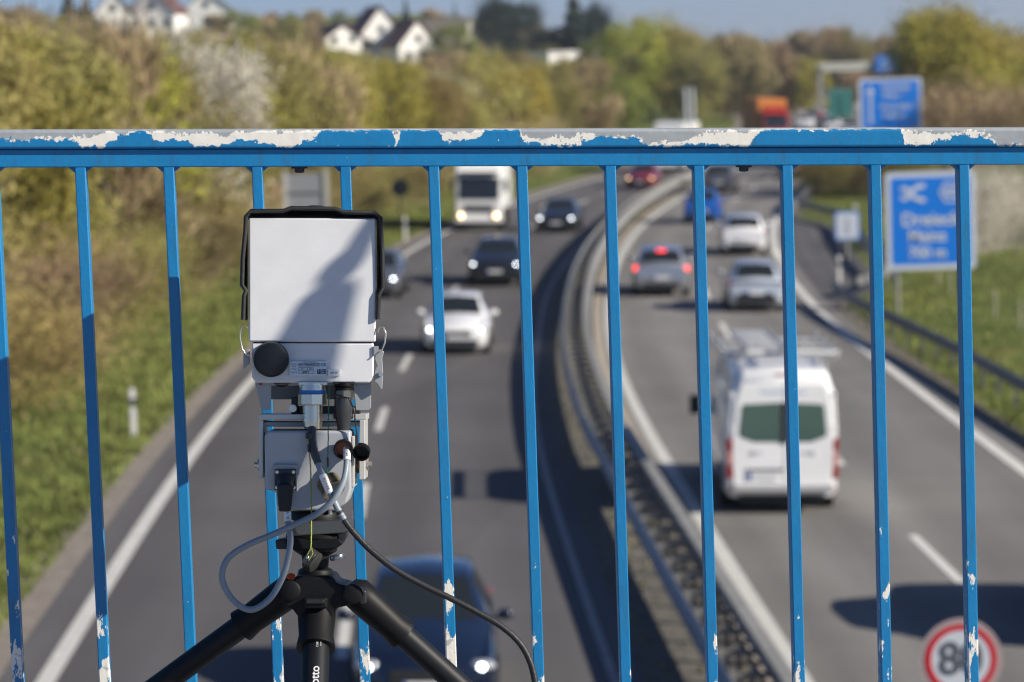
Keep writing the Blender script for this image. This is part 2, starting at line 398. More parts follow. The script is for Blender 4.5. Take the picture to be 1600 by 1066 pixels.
# ------------------------------------------------------------------ blue railing
YAW = RAD(3); RD = 4.73
def rail_pt(px, py, out=0.0):
    """point on the railing plane seen at a pixel; out = metres towards the camera"""
    nrm = Vector((math.sin(YAW), -math.cos(YAW), 0)); p0 = Vector((0, RD, 0)) + nrm*out
    d = ray(px, py); t = (p0-EYE).dot(nrm)/d.dot(nrm); return EYE + d*t
NRM = Vector((math.sin(YAW), -math.cos(YAW), 0))
A0 = rail_pt(0, 203); A1 = rail_pt(1600, 199.5)
RT = (A1-A0).normalized(); RLEN = (A1-A0).length
RZ = Vector((0, 0, 1))
RO = A0 + RT*(RLEN/2)                    # origin of rail frame: middle of top edge
PXM = 1600/RLEN
def railmat(kind):
    m = bpy.data.materials.new('blue_rail_paint_' + kind); m.use_nodes = True; n = m.node_tree.nodes; l = m.node_tree.links; b = n['Principled BSDF']
    tc = n.new('ShaderNodeTexCoord'); sep = n.new('ShaderNodeSeparateXYZ'); l.new(tc.outputs['Object'], sep.inputs[0])
    def math_(op, a, c=None, clamp=False):
        q = n.new('ShaderNodeMath'); q.operation = op; q.use_clamp = clamp
        for i, s in enumerate((a, c)):
            if s is None: continue
            if isinstance(s, (int, float)): q.inputs[i].default_value = s
            else: l.new(s, q.inputs[i])
        return q.outputs[0]
    def nz(scale, det=4, rough=.6, vec=None, seed=0):
        q = n.new('ShaderNodeTexNoise'); q.noise_dimensions = '4D'; q.inputs['W'].default_value = seed
        q.inputs['Scale'].default_value = scale; q.inputs['Detail'].default_value = det; q.inputs['Roughness'].default_value = rough
        l.new(vec or tc.outputs['Object'], q.inputs['Vector']); return q.outputs['Fac']
    oi = n.new('ShaderNodeObjectInfo')
    va = n.new('ShaderNodeVectorMath'); va.operation = 'ADD'; cx = n.new('ShaderNodeCombineXYZ')
    l.new(math_('MULTIPLY', oi.outputs['Random'], 37.0), cx.inputs[0]); l.new(tc.outputs['Object'], va.inputs[0]); l.new(cx.outputs[0], va.inputs[1])
    V = va.outputs[0]
    blue = n.new('ShaderNodeMixRGB'); blue.inputs[1].default_value = (.004, .165, .40, 1); blue.inputs[2].default_value = (.012, .235, .52, 1)
    l.new(nz(14, 4, vec=V), blue.inputs[0])
    gs = n.new('ShaderNodeVectorMath'); gs.operation = 'MULTIPLY'; gs.inputs[1].default_value = (1, 1, .12); l.new(V, gs.inputs[0])
    gr = n.new('ShaderNodeMapRange'); gr.inputs[1].default_value = .52; gr.inputs[2].default_value = .78; gr.inputs[3].default_value = 0; gr.inputs[4].default_value = .55; l.new(nz(70, 5, .65, gs.outputs[0], 6), gr.inputs[0])
    grm = n.new('ShaderNodeMixRGB'); grm.inputs[2].default_value = (.045, .10, .15, 1); l.new(gr.outputs[0], grm.inputs[0]); l.new(blue.outputs[0], grm.inputs[1]); blue = grm
    prim = n.new('ShaderNodeMixRGB'); prim.inputs[1].default_value = (.74, .71, .64, 1); prim.inputs[2].default_value = (.90, .87, .80, 1)
    l.new(nz(90, 4), prim.inputs[0])
    zinc = n.new('ShaderNodeMixRGB'); zinc.inputs[1].default_value = (.25, .28, .31, 1); zinc.inputs[2].default_value = (.42, .45, .47, 1)
    l.new(nz(60, 5), zinc.inputs[0])
    if kind == 'handrail':
        # wear profile along the rail: r = how far down the face the blue is gone, g = how far down bare zinc shows
        prof = [(0, .55, .5), (110, .5, .35), (130, .9, .3), (160, .95, .15), (175, .55, .1), (190, .30, .25), (225, .0, .0), (235, .55, .1), (290, .55, .25),
                (305, .95, .15), (345, .85, .3), (365, .5, .1), (400, .75, .1), (440, .95, .05), (480, .6, .05), (498, .0, .0), (606, .0, .0), (611, 1.0, .0), (616, .0, .0), (676, .0, .0), (686, .65, .2),
                (742, .5, .1), (750, .0, .0), (798, .0, .0), (806, .6, .35), (835, .9, .5), (880, .85, .45), (905, .7, .3), (930, .42, .40), (985, .42, .36), (1005, .95, .85),
                (1060, .9, .6), (1090, .75, .3), (1110, .85, .1), (1160, 1.0, .1), (1185, .0, .0), (1398, .0, .0), (1405, .95, .1), (1450, .8, .35), (1480, .4, .2), (1530, .5, .3), (1556, 1., .9), (1600, 1., .95)]
        import bisect
        u = math_('MULTIPLY', math_('ADD', sep.outputs['X'], RLEN/2), PXM)      # 0..1600
        wv = math_('MULTIPLY', math_('SUBTRACT', nz(38, 5, .65), .5), 26.0)
        u = math_('ADD', u, wv)
        rs = []
        for a0, a1, seg in ((0, 400, prof[:13]), (400, 800, prof[12:24]), (800, 1200, prof[23:37]), (1200, 1600, prof[35:])):
            rp = n.new('ShaderNodeValToRGB'); l.new(math_('DIVIDE', math_('SUBTRACT', u, a0-30), 460.0, True), rp.inputs[0])
            els = rp.color_ramp.elements
            while len(els) > 1: els.remove(els[-1])
            first = True
            for px, r_, g_ in seg:
                t = (px-(a0-30))/460.0
                if t < 0 or t > 1: continue
                e = els[0] if first else els.new(t)
                e.position = t; e.color = (r_, g_, 0, 1); first = False
            rs.append(rp.outputs[0])
        acc = rs[0]
        for k, a1 in enumerate((400, 800, 1200)):
            mx = n.new('ShaderNodeMixRGB'); l.new(math_('GREATER_THAN', u, float(a1)), mx.inputs[0]); l.new(acc, mx.inputs[1]); l.new(rs[k+1], mx.inputs[2]); acc = mx.outputs[0]
        s2 = n.new('ShaderNodeSeparateColor'); l.new(acc, s2.inputs[0])
        zt = math_('DIVIDE', math_('MULTIPLY', sep.outputs['Z'], -1), .029)     # 0 at the top edge, 1 at the lower edge of the face
        e1 = math_('MULTIPLY', math_('SUBTRACT', nz(85, 9, .72), .5), 1.5)
        e2 = math_('MULTIPLY', math_('SUBTRACT', nz(60, 8, .72, seed=3), .5), 1.9)
        worn = math_('GREATER_THAN', math_('ADD', math_('SUBTRACT', s2.outputs[0], zt), e1), 0.0)
        zn = math_('GREATER_THAN', math_('ADD', math_('SUBTRACT', s2.outputs[1], zt), e2), 0.0)
        # thin greyish rubbed layer along the very top edge
        rub = math_('GREATER_THAN', math_('ADD', math_('SUBTRACT', .06, zt), math_('MULTIPLY', e1, .25)), 0.0)
        zn = math_('MAXIMUM', zn, math_('MULTIPLY', rub, .6)); worn = math_('MAXIMUM', worn, rub)
        sp_ = math_('GREATER_THAN', math_('ADD', nz(140, 2, .5, seed=5), math_('MULTIPLY', zt, .035)), .745)
        worn = math_('MAXIMUM', worn, sp_)
    else:
        at = n.new('ShaderNodeAttribute'); at.attribute_type = 'OBJECT'; at.attribute_name = 'wear'
        at2 = n.new('ShaderNodeAttribute'); at2.attribute_type = 'OBJECT'; at2.attribute_name = 'wear_z'
        zz = math_('MULTIPLY', sep.outputs['Z'], -1)
        down = n.new('ShaderNodeMapRange'); l.new(zz, down.inputs[0]); l.new(at2.outputs['Fac'], down.inputs[1]); down.inputs[2].default_value = .95
        down.inputs[3].default_value = 0; down.inputs[4].default_value = 1
        amt = math_('MULTIPLY', down.outputs[0], at.outputs['Fac'])
        sc3 = n.new('ShaderNodeVectorMath'); sc3.operation = 'MULTIPLY'; sc3.inputs[1].default_value = (1, 1, .38); l.new(V, sc3.inputs[0])
        big = math_('GREATER_THAN', math_('ADD', nz(52, 6, .62, sc3.outputs[0]), math_('MULTIPLY', amt, .25)), .71)
        tiny = math_('GREATER_THAN', math_('ADD', nz(170, 2, .5, V, 4), math_('MULTIPLY', zz, .03)), .775 if kind == 'bar' else .76)
        worn = math_('MAXIMUM', big, tiny)
        zn = math_('MULTIPLY', math_('GREATER_THAN', nz(70, 4, .6, V, 9), .58), .7)
    w1 = n.new('ShaderNodeMixRGB'); l.new(zn, w1.inputs[0]); l.new(prim.outputs[0], w1.inputs[1]); l.new(zinc.outputs[0], w1.inputs[2])
    w2 = n.new('ShaderNodeMixRGB'); l.new(worn, w2.inputs[0]); l.new(blue.outputs[0], w2.inputs[1]); l.new(w1.outputs[0], w2.inputs[2])
    l.new(w2.outputs[0], b.inputs['Base Color'])
    rr = n.new('ShaderNodeMapRange'); rr.inputs[3].default_value = .38; rr.inputs[4].default_value = .75; l.new(worn, rr.inputs[0]); l.new(rr.outputs[0], b.inputs['Roughness'])
    # brush strokes and blobs of thick paint, chips lie lower
    hb = math_('ADD', math_('MULTIPLY', nz(160 if kind == 'bar' else 90, 3, .5, V), .7), math_('MULTIPLY', nz(28, 2, .5, V, 2), .8))
    hb = math_('SUBTRACT', hb, math_('MULTIPLY', worn, .6))
    bp = n.new('ShaderNodeBump'); bp.inputs['Strength'].default_value = .5; bp.inputs['Distance'].default_value = .0016
    l.new(hb, bp.inputs['Height']); l.new(bp.outputs[0], b.inputs['Normal'])
    return m
MR_H, MR_B, MR_L = railmat('handrail'), railmat('bar'), railmat('lower')
def rl(u, out, z): return RT*u + NRM*out + RZ*z      # local frame of the railing (relative to RO), u along rail
rroot = empty('railing', RO, 'blue painted steel bridge railing with flaking handrail and vertical bars', 'railing')
# local mesh helper: build in (u, depth, z) and give it the rail's own axes so Object coordinates follow it
_up = RT.cross(-NRM).normalized(); _dp = _up.cross(RT)
RM = Matrix((RT, _dp, _up)).transposed().to_4x4()
_hx = Vector((RT.x, RT.y, 0)).normalized()
RV = Matrix((_hx, -NRM, Vector((0, 0, 1)))).transposed().to_4x4()
def rbuild(b, name, m, z0=0, u0=0, bevel=.0015, parent=rroot, seg=3, smooth=40):
    o = b.build(name, m, parent, smooth=smooth, bevel=bevel, bseg=seg)
    o.matrix_local = RM @ Matrix.Translation((u0, 0, z0)); return o
L2 = RLEN/2 + 1.6
def bars(y0, y1, z0, z1, x0=-L2, x1=L2):
    return MB().box(((x0+x1)/2, (y0+y1)/2, (z0+z1)/2), (x1-x0, y1-y0, z1-z0))
# handrail: front face 29 mm tall, lower flat 27 mm, set back 6 mm
rbuild(bars(-.028, .040, -.0295, .0), 'handrail', MR_H, bevel=.005, seg=4)
rbuild(bars(-.018, .030, -.0585, -.0300), 'lower_flat', MR_L, bevel=.002)
rbuild(bars(-.018, .030, -1.06, -1.02), 'bottom_rail', MR_L, bevel=.002)
bar_px = [127 + 138*k for k in range(-10, 20)]
for k, px in enumerate(bar_px):
    p = rail_pt(px, 300 + (px-800)*0, .015)
    hx = (p-RO).dot(_hx); u = hx/Vector((RT.x, RT.y)).length
    b = MB(); b.box((0, .0, -.54), (.0168, .034, .965))
    o = rbuild(b, 'bar', MR_B, z0=-.0, u0=u, bevel=.0016)
    o.matrix_local = Matrix.Translation(RT*u) @ RV
    wear, wz = .3, .3
    idx = k-10
    special = {-1: (1.15, .55), 0: (1.3, .70), 1: (.4, .7), 2: (1.25, .68), 3: (1.1, .70), 4: (1.7, .60), 5: (.75, .6), 6: (.6, .6), 7: (.75, .6), 8: (.8, .7), 9: (.8, .5), 10: (1.1, .62)}
    if idx in special: wear, wz = special[idx]
    o['wear'] = float(wear); o['wear_z'] = float(wz)
    # weld fillets under the flat
    f = MB()
    for s in (-1, 1):
        f.prism([(s*.0080, -.012, -.0585+s*TILT*-.01), (s*.0185, -.012, -.0585-s*TILT*.018), (s*.0080, -.012, -.0675)], (0, .024, 0))
    f.build('weld', MR_L, o)
BOLT = mat('black_bolt', (.02, .025, .035), .5, var=.2)
for px, py in ((468, 266), (1162, 265)):
    p = rail_pt(px, py); u = (p-RO).dot(RT)
    b = MB(); b.lathe((0, 0, 0), (0, 0, -1), [(0, .013), (.003, .013), (.003, .008), (.009, .0075), (.010, .005)], 12)
    rbuild(b, 'bolt', BOLT, z0=-.0587, u0=u, bevel=0)
#@@NEXT
# ------------------------------------------------------------------ vehicles
GLASS = mat('car_glass', (.018, .022, .024), .06, spec=.8)
GLASSG = mat('van_glass', (.075, .13, .11), .10, spec=.7)  # opaque panes; daylight showing through from the van's front is put into this lighter colour
RUBBER = mat('tyre_rubber', (.018, .018, .018), .8)
TRIM = mat('black_trim', (.02, .02, .022), .5)
RIM = mat('alloy_rim', (.45, .45, .46), .3, .8)
PLATE = mat('number_plate_white', (.75, .76, .76), .4)
PLATEB = mat('number_plate_blue', (.01, .06, .42), .4)
LAMPW = mat('headlamp_lit', (.8, .8, .8), .2, emit=(.9, .95, 1.0), estr=6.5)
LAMPO = mat('headlamp_warm', (.8, .8, .8), .2, emit=(1.0, .62, .28), estr=5)
LAMPC = mat('headlamp_glass', (.55, .57, .6), .08, .4, spec=.8)
LAMPR = mat('tail_lamp', (.30, .012, .012), .2, spec=.6)
LAMPRL = mat('brake_lamp_lit', (.5, .02, .02), .2, emit=(1.0, .04, .03), estr=3)
def paint(name, col, rough=.25, metal=0.0): return mat('paint_'+name, col, rough, metal, coat=.8, spec=.5)
def loft(st):
    """car body from stations (y, zb, zbelt, zroof, w, wr); returns rings of points"""
    rings = []
    for y, zb, zt, zr, w_, wr in st:
        h = [(0, zb), (w_-.10, zb), (w_-.02, zb+.10), (w_, zb+.5*(zt-zb)), (w_-.025, zt-.07), (w_-.075, zt), (wr, zr-.06), (wr-.07, zr-.012), (0, zr+.02)]
        rings.append([(x, y, z) for x, z in h])
    return rings
def vehicle_frame(px, py, away=False, yaw_extra=0.0, fx=None):
    g = ground(px, py); f = fx or (Le if g.x < C(g.y)-1 else C)
    a = math.atan((f(g.y+4)-f(g.y-4))/8.0)
    th = (math.pi - a if away else -a) + yaw_extra
    loc = Vector((g.x, g.y, gz(g.x, g.y)+.022))
    return Matrix.Translation(loc) @ Matrix.Rotation(ROLL, 4, 'Y') @ Matrix.Rotation(th, 4, 'Z'), th
STYLES = {
 'hatch': dict(L=4.2, st=[(-2.1, .32, .56, .57, .62, .50), (-2.02, .22, .70, .72, .80, .60), (-1.75, .18, .80, .83, .87, .66), (-1.0, .17, .90, .95, .895, .72), (-.75, .17, .92, 1.0, .90, .74),
      (-.05, .17, .93, 1.40, .90, .60), (.12, .17, .93, 1.44, .90, .60), (.65, .17, .94, 1.46, .90, .61), (.78, .17, .945, 1.46, .90, .61), (1.35, .17, .96, 1.43, .895, .60), (1.55, .18, .97, 1.40, .885, .58), (1.98, .22, .98, 1.04, .85, .68), (2.08, .30, .88, .92, .80, .66), (2.12, .36, .60, .62, .70, .55)], sc=(4, 5), sg=((5, 7), (8, 9)), rw=(10, 11), wh=(-1.28, 1.32), r=.31),
 'sedan': dict(L=4.6, st=[(-2.3, .32, .54, .55, .64, .52), (-2.2, .22, .68, .70, .82, .62), (-1.9, .18, .78, .81, .89, .68), (-1.1, .17, .88, .93, .91, .72), (-.85, .17, .90, .98, .915, .74),
      (-.1, .17, .92, 1.36, .915, .59), (.1, .17, .92, 1.41, .915, .59), (.55, .17, .93, 1.42, .915, .60), (.68, .17, .935, 1.42, .915, .60), (1.15, .17, .95, 1.38, .91, .59), (1.3, .18, .96, 1.34, .905, .58), (1.85, .20, .99, 1.05, .88, .70), (2.2, .24, .98, 1.03, .84, .68), (2.3, .34, .62, .64, .72, .56)], sc=(4, 5), sg=((5, 7), (8, 9)), rw=(10, 11), wh=(-1.4, 1.38), r=.32),
 'suv': dict(L=4.6, st=[(-2.3, .38, .66, .67, .66, .56), (-2.24, .26, .88, .90, .86, .68), (-2.0, .22, .98, 1.02, .92, .72), (-1.2, .22, 1.06, 1.12, .94, .76), (-.95, .22, 1.08, 1.18, .945, .78),
      (-.35, .22, 1.09, 1.56, .945, .66), (-.15, .22, 1.09, 1.62, .945, .66), (.45, .22, 1.10, 1.65, .945, .67), (.58, .22, 1.10, 1.65, .945, .67), (1.35, .22, 1.12, 1.62, .94, .66), (1.75, .22, 1.13, 1.58, .93, .65), (2.12, .26, 1.14, 1.20, .90, .74), (2.24, .32, 1.02, 1.06, .86, .72), (2.28, .42, .70, .72, .74, .60)], sc=(4, 5), sg=((5, 7), (8, 9)), rw=(10, 11), wh=(-1.42, 1.4), r=.36),
}
def wheel(parent, x, y, r, wd=.21):
    s = 1 if x > 0 else -1
    b = MB(); b.lathe((x-s*wd, y, r), (s, 0, 0), [(0, r*.7), (0, r*.96), (.02, r), (wd-.02, r), (wd, r*.95), (wd, r*.68), (wd-.03, r*.64)], 20)
    o = b.build('wheel', RUBBER, parent, smooth=35)
    b = MB(); b.lathe((x-s*.035, y, r), (s, 0, 0), [(0, r*.66), (.012, r*.64), (.012, r*.55), (.0, r*.5), (.018, r*.12), (.02, 0)], 20)
    for k in range(5):
        a = k*2*math.pi/5; b.box((x-s*.017, y+math.cos(a)*r*.36, r+math.sin(a)*r*.36), (.018, r*.5, r*.13), None, Matrix.Rotation(a, 3, 'X'))
    b.build('rim', RIM, o, smooth=35)
def build_car(label, px, py, style, colmat, away=False, lamps='off', tail=None, yaw=0.0, group=None, wide=1.0, name='car', cat='car', plate=True, brake=False, long=1.0, fx=None, tall=1.0):
    mx, th = vehicle_frame(px, py, away, yaw, fx)
    S = STYLES[style]; st = [(y*long, zb, zt*tall, zr*tall, w_*wide, wr*wide) for y, zb, zt, zr, w_, wr in S['st']]
    # the pixel names the ground under the end that faces the camera
    mx = mx @ Matrix.Translation((0, (S['L']/2-.1)*long*(1 if not away else -1), 0))
    r = empty(name, None, label, cat, group, mx=mx)
    R_ = loft(st); n = 9; body = MB(); parts = {}
    for sx in (1, -1):
        pts = [[(x*sx, y, z) for x, y, z in ring] for ring in R_]
        for i in range(len(pts)-1):
            for k in range(n-1):
                key = None
                if k == 5 and any(a <= i < b_ for a, b_ in S['sg']): key = 'side_window'
                if k == 7 and S['sc'][0] <= i < S['sc'][1]: key = 'windshield'
                if k == 7 and S['rw'][0] <= i < S['rw'][1]: key = 'rear_window'
                q = [pts[i][k], pts[i][k+1], pts[i+1][k+1], pts[i+1][k]]
                if key == 'side_window': key = ('side_window', sx, i if i in (5, 6) and False else (0 if i < 7 else 1))
                if key is None: body.add(q, [(0, 1, 2, 3)])
                else: parts.setdefault(key, MB()).add(q, [(0, 1, 2, 3)])
        for e in (0, len(pts)-1): body.add(pts[e], [tuple(range(n))])
    # weld doubles so shading is smooth
    def weld(o):
        import bmesh
        bm = bmesh.new(); bm.from_mesh(o.data); bmesh.ops.remove_doubles(bm, verts=bm.verts, dist=.0005)
        bmesh.ops.recalc_face_normals(bm, faces=bm.faces); bm.to_mesh(o.data); bm.free(); o.data.shade_smooth(); o.data.set_sharp_from_angle(angle=RAD(32)); return o
    weld(body.build('body', colmat, r))
    for k, mb in parts.items(): weld(mb.build(k if isinstance(k, str) else k[0], GLASS, r))
    f0 = st[0][0]; b0 = st[-1][0]; wb = st[5][4]; zt = st[2][2]
    # wheels with dark arches
    for y in S['wh']:
        for s in (-1, 1):
            wheel(r, s*(wb+.006), y*long, S['r'])
            a = MB(); a.lathe((s*(wb-.06), y*long, S['r']+.02), (s, 0, 0), [(0, S['r']+.07), (.063, S['r']+.06), (.063, S['r'])], 22); a.build('wheel_arch', TRIM, r, smooth=35)
    # front
    g = MB(); g.box((0, f0+.03, zt*.70), (.86*wide, .07, zt*.20)); g.build('grille', TRIM, r, bevel=.02)
    g = MB(); g.box((0, f0+.035, .34), (1.25*wide, .09, .16)); g.build('lower_grille', TRIM, r, bevel=.03)
    lm = {'off': LAMPC, 'on': LAMPW, 'warm': LAMPO}[lamps]
    for s in (-1, 1):
        h = MB(); h.sphere((s*(st[1][4]-.12), f0+.16, zt*.84), .14, None, 12, (1.25, .75, .55)); hl = h.build('headlight', LAMPC, r, smooth=60)
        if lamps != 'off':
            h = MB(); h.sphere((s*(st[1][4]-.12), f0+.06, zt*.84), .046, None, 10, (1.1, .5, 1)); h.build('lamp', lm, hl, smooth=60)
        m_ = MB(); m_.sphere((s*(wb+.10), st[4][0]+.22, st[4][2]+.10), .10, None, 10, (1.1, .6, .75)); m_.box((s*(wb+.01), st[4][0]+.24, st[4][2]+.05), (.12, .05, .04)); m_.build('wing_mirror', colmat, r, smooth=50)
        t = MB(); rz = st[-3][2]
        t.box((s*(st[-3][4]-.09), st[-3][0]-.02, rz*.86), (.22, .22, .13 if style != 'suv' else .15)); t.build('tail_light', (tail or (LAMPRL if brake else LAMPR)), r, bevel=.03)
    if plate:
        p = MB(); p.box((0, f0-.02, zt*.58), (.52, .02, .11)); pl = p.build('number_plate', PLATE, r)
        p = MB(); p.box((-.235, f0-.032, zt*.58), (.05, .006, .108)); p.build('plate_band', PLATEB, pl)
        zp = st[-2][2]*.66
        p = MB(); p.box((0, b0+.02, zp), (.52, .03, .11)); pl = p.build('number_plate', PLATE, r)
        p = MB(); p.box((.235, b0+.037, zp), (.05, .006, .108)); p.build('plate_band', PLATEB, pl)
    p = MB(); p.box((0, b0-.02, .36), (1.2*wide, .10, .20)); p.build('rear_bumper', TRIM, r, bevel=.03)
    if colmat is ICE:
        p = MB(); p.prism([(-.42, b0+.0, .62), (.42, b0+.0, .62), (.74, b0-.02, .36), (-.74, b0-.02, .36)], (0, .035, 0)); p.build('diffuser', TRIM, r, bevel=.02)
        p = MB(); p.prism([(-.60, b0-.42, 1.22), (.60, b0-.42, 1.22), (.70, b0-.02, .90), (-.70, b0-.02, .90)], (0, .02, 0)); p.build('tailgate_glass', GLASS, r, bevel=.01)
    if brake:
        p = MB(); p.box((0, st[10][0]+.04, st[10][3]-.0), (.30, .08, .05)); p.build('brake_light', LAMPRL, r, bevel=.01)
    return r
W1 = paint('white', (.86, .86, .86)); BLK = paint('black', (.012, .014, .018)); NAVY = paint('dark_blue', (.005, .011, .030)); SILV = paint('silver', (.42, .44, .47), .3, .6)
RED = paint('dark_red', (.22, .01, .02)); BLUE = paint('bright_blue', (.01, .10, .42)); ICE = paint('pale_silver', (.52, .57, .64), .3, .2); GREY = paint('grey', (.12, .125, .14), .3, .4)
ON = 'cars driving towards the bridge'; AW = 'cars driving away from the bridge'
build_car('dark blue car passing under the tripod with a lit right lamp, nearest oncoming car', 664, 1134, 'hatch', NAVY, lamps='on', group=ON, wide=1.0, tall=1.03)
build_car('white oncoming car with round white roof behind the bars right of the grey box', 711, 556, 'hatch', W1, lamps='on', group=ON)
build_car('black oncoming car with both lamps lit and bright plate, behind the white car', 773, 449, 'suv', BLK, lamps='on', group=ON, tall=.93)
build_car('dark oncoming car half hidden behind the right edge of the grey box', 582, 469, 'hatch', GREY, lamps='on', group=ON)
build_car('small black oncoming car beside the white lorry', 868, 365, 'sedan', BLK, lamps='on', group=ON)
build_car('dark red oncoming car with warm lamps in the far bend', 1000, 297, 'hatch', RED, lamps='warm', group=ON)
build_car('silver car braking in the left lane with red lamps lit', 1033, 465, 'suv', SILV, True, group=AW, brake=True, wide=.98, tall=.95)
build_car('pale silver hatchback with dark rear window and bumper, just beyond the white van', 1181, 489, 'hatch', ICE, True, group=AW, tall=1.04)
build_car('white car driving away between the silver car and the road edge', 1162, 401, 'suv', W1, True, group=AW, tall=.95, wide=.97)
build_car('bright blue car driving away in the left lane', 1097, 351, 'hatch', BLUE, True, group=AW, tall=1.08)
build_car('dark grey car just beyond the bright blue car', 1122, 304, 'suv', GREY, True, group=AW)
build_car('dark red car right under the handrail beside the far verge', 1238, 280, 'hatch', RED, True, group=AW)
build_car('dark estate car in the nearest right lane, just outside the picture, casting the broad shadow', 1812, 1020, 'suv', BLK, True, group=AW, tall=1.22, fx=lambda y: .0)
for px, py, stl, m_, lab, aw in ((1258, 206, 'suv', W1, 'white car above the handrail just right of the orange lorry', True), (1283, 203, 'suv', GREY, 'grey car above the handrail left of the green lorry', True),
        (1302, 208, 'hatch', W1, 'white hatchback above the handrail in front of the green lorry', True), (1330, 213, 'hatch', SILV, 'silver car above the handrail by the edge of the far blue sign', True),
        (1270, 194, 'hatch', BLK, 'small dark car above the handrail, farther than the grey one', True), (1291, 190, 'hatch', W1, 'smallest white car above the handrail beside the green lorry', True), (1318, 222, 'sedan', W1, 'white saloon roof just showing over the handrail below the green lorry', True),
        (1250, 222, 'sedan', BLK, 'black car hidden by the handrail below the far traffic', True)):
    build_car(lab, px, py, stl, m_, aw, group=AW, plate=False, brake=(px == 1283))

# --- white panel van
def build_van():
    mx, th = vehicle_frame(1222, 806, True, RAD(-1.0)); mx = mx @ Matrix.Translation((0, -2.9, 0))
    r = empty('panel_van', None, 'white panel van with ladder rack on its roof, driving away', 'van', None, mx=mx)
    WV = mat('van_white_paint', (.88, .88, .87), .3, coat=.6, var=.04, vscale=2)
    st = [(-2.95, .40, .75, .77, .74, .62), (-2.85, .28, 1.0, 1.03, .90, .76), (-2.3, .25, 1.18, 1.28, .96, .80), (-2.1, .25, 1.25, 1.42, .98, .82), (-1.35, .25, 1.35, 2.30, .985, .76), (-1.0, .25, 1.4, 2.48, .99, .76), (-.5, .25, 1.45, 2.55, .99, .77),
          (.8, .25, 1.5, 2.57, .99, .77), (2.5, .25, 1.5, 2.57, .985, .765), (2.82, .30, 1.5, 2.52, .965, .74), (2.90, .42, 1.5, 2.40, .94, .70)]
    body = MB(); glass = {}
    for sx in (1, -1):
        P = []
        for y, zb, zt, zr, w_, wr in st:
            P.append([(x*sx, y, z) for x, z in [(0, zb), (w_-.1, zb), (w_-.01, zb+.12), (w_, zb+.5*(zt-zb)), (w_-.005, zt), (w_-.05 if zr > 1.5 else w_-.05, min(zr, zt+.55*(zr-zt))), (wr+.04, zr-.10), (wr-.06, zr-.01), (0, zr+.03)]])
        for i in range(len(P)-1):
            for k in range(8):
                q = [P[i][k], P[i][k+1], P[i+1][k+1], P[i+1][k]]; key = None
                if k == 4 and i in (4, 5): key = ('side_window', sx)
                if k == 7 and i == 3: key = ('windshield', 0)
                (body if key is None else glass.setdefault(key, MB())).add(q, [(0, 1, 2, 3)])
        for e in (0, len(P)-1): body.add(P[e], [tuple(range(9))])
    import bmesh
    def weld(o):
        bm = bmesh.new(); bm.from_mesh(o.data); bmesh.ops.remove_doubles(bm, verts=bm.verts, dist=.0005)
        bmesh.ops.recalc_face_normals(bm, faces=bm.faces); bm.to_mesh(o.data); bm.free(); o.data.shade_smooth(); o.data.set_sharp_from_angle(angle=RAD(35)); return o
    weld(body.build('body', WV, r))
    for k, mb in glass.items(): weld(mb.build(k[0], GLASS, r))
    for y in (-1.85, 1.75):
        for s in (-1, 1):
            wheel(r, s*.985, y, .36, .24)
            a = MB(); a.lathe((s*.93, y, .38), (s, 0, 0), [(0, .46), (.064, .44), (.064, .36)], 24); a.build('wheel_arch', TRIM, r, smooth=35)
    yb = 2.90
    for s in (-1, 1):
        d = MB(); d.hexa([(s*.008, yb+.0, .52), (s*.88, yb-.02, .52), (s*.88, yb-.07, .56), (s*.008, yb-.05, .56), (s*.008, yb+.035, .55), (s*.87, yb+.02, .55), (s*.80, yb-.05, 2.3), (s*.008, yb-.035, 2.34)])
        # door panel as outline prism, slightly proud
        d = MB(); pts = [(s*.012, .50), (s*.86, .52), (s*.885, 1.3), (s*.83, 1.95), (s*.74, 2.27), (s*.012, 2.32)]
        d.prism([(x, yb-.05, z) for x, z in pts], (0, .075, 0)); do = d.build('rear_door', WV, r, bevel=.02)
        g = MB(); pts = [(s*.06, 1.27), (s*.50, 1.27), (s*.74, 1.36), (s*.765, 1.42), (s*.715, 1.88), (s*.69, 1.93), (s*.06, 1.96)]
        g.prism([(x, yb+.022, z) for x, z in pts], (0, .012, 0)); g.build('rear_window', GLASSG, do, bevel=.01)
        h = MB(); h.lathe((s*.52, yb+.02, 1.08), (0, 1, 0), [(0, .05), (.018, .045), (.02, 0)], 14); h.box((s*.42, yb+.03, 1.085), (.14, .02, .03)); h.build('handle', mat('van_handle', (.45, .46, .48), .5), do)
        for k, z in enumerate((1.22, .98, .74)):
            t = MB(); t.box((s*.915, yb-.04, z), (.11, .13, .22)); t.build('tail_light', LAMPR if k != 1 else mat('lamp_clear_pink', (.55, .25, .22), .2), r, bevel=.02)
        t = MB(); t.box((s*.80, yb+.06, .45), (.20, .05, .09)); t.build('reflector', LAMPR, r, bevel=.01)
        m_ = MB(); m_.box((s*1.17, -1.75, 1.38), (.20, .10, .36)); m_.box((s*1.04, -1.75, 1.30), (.16, .05, .06)); m_.build('wing_mirror', TRIM, r, bevel=.03)
        hg = MB()
        for z in (.75, 1.5, 2.1): hg.box((s*.895, yb-.01, z), (.04, .06, .10))
        hg.build('hinge', WV, r, bevel=.01)
    g = MB(); g.box((0, yb-.005, 2.44), (.30, .03, .035)); g.build('brake_light_bar', LAMPR, r, bevel=.01)
    sc = MB(); sc.box((0, yb+.032, 1.6), (.10, .012, .72)); sc.build('window_divider', TRIM, r)
    bm_ = MB(); bm_.box((0, yb+.04, .47), (1.75, .16, .13)); bm_.build('rear_bumper', mat('bumper_grey', (.42, .43, .44), .6), r, bevel=.03)
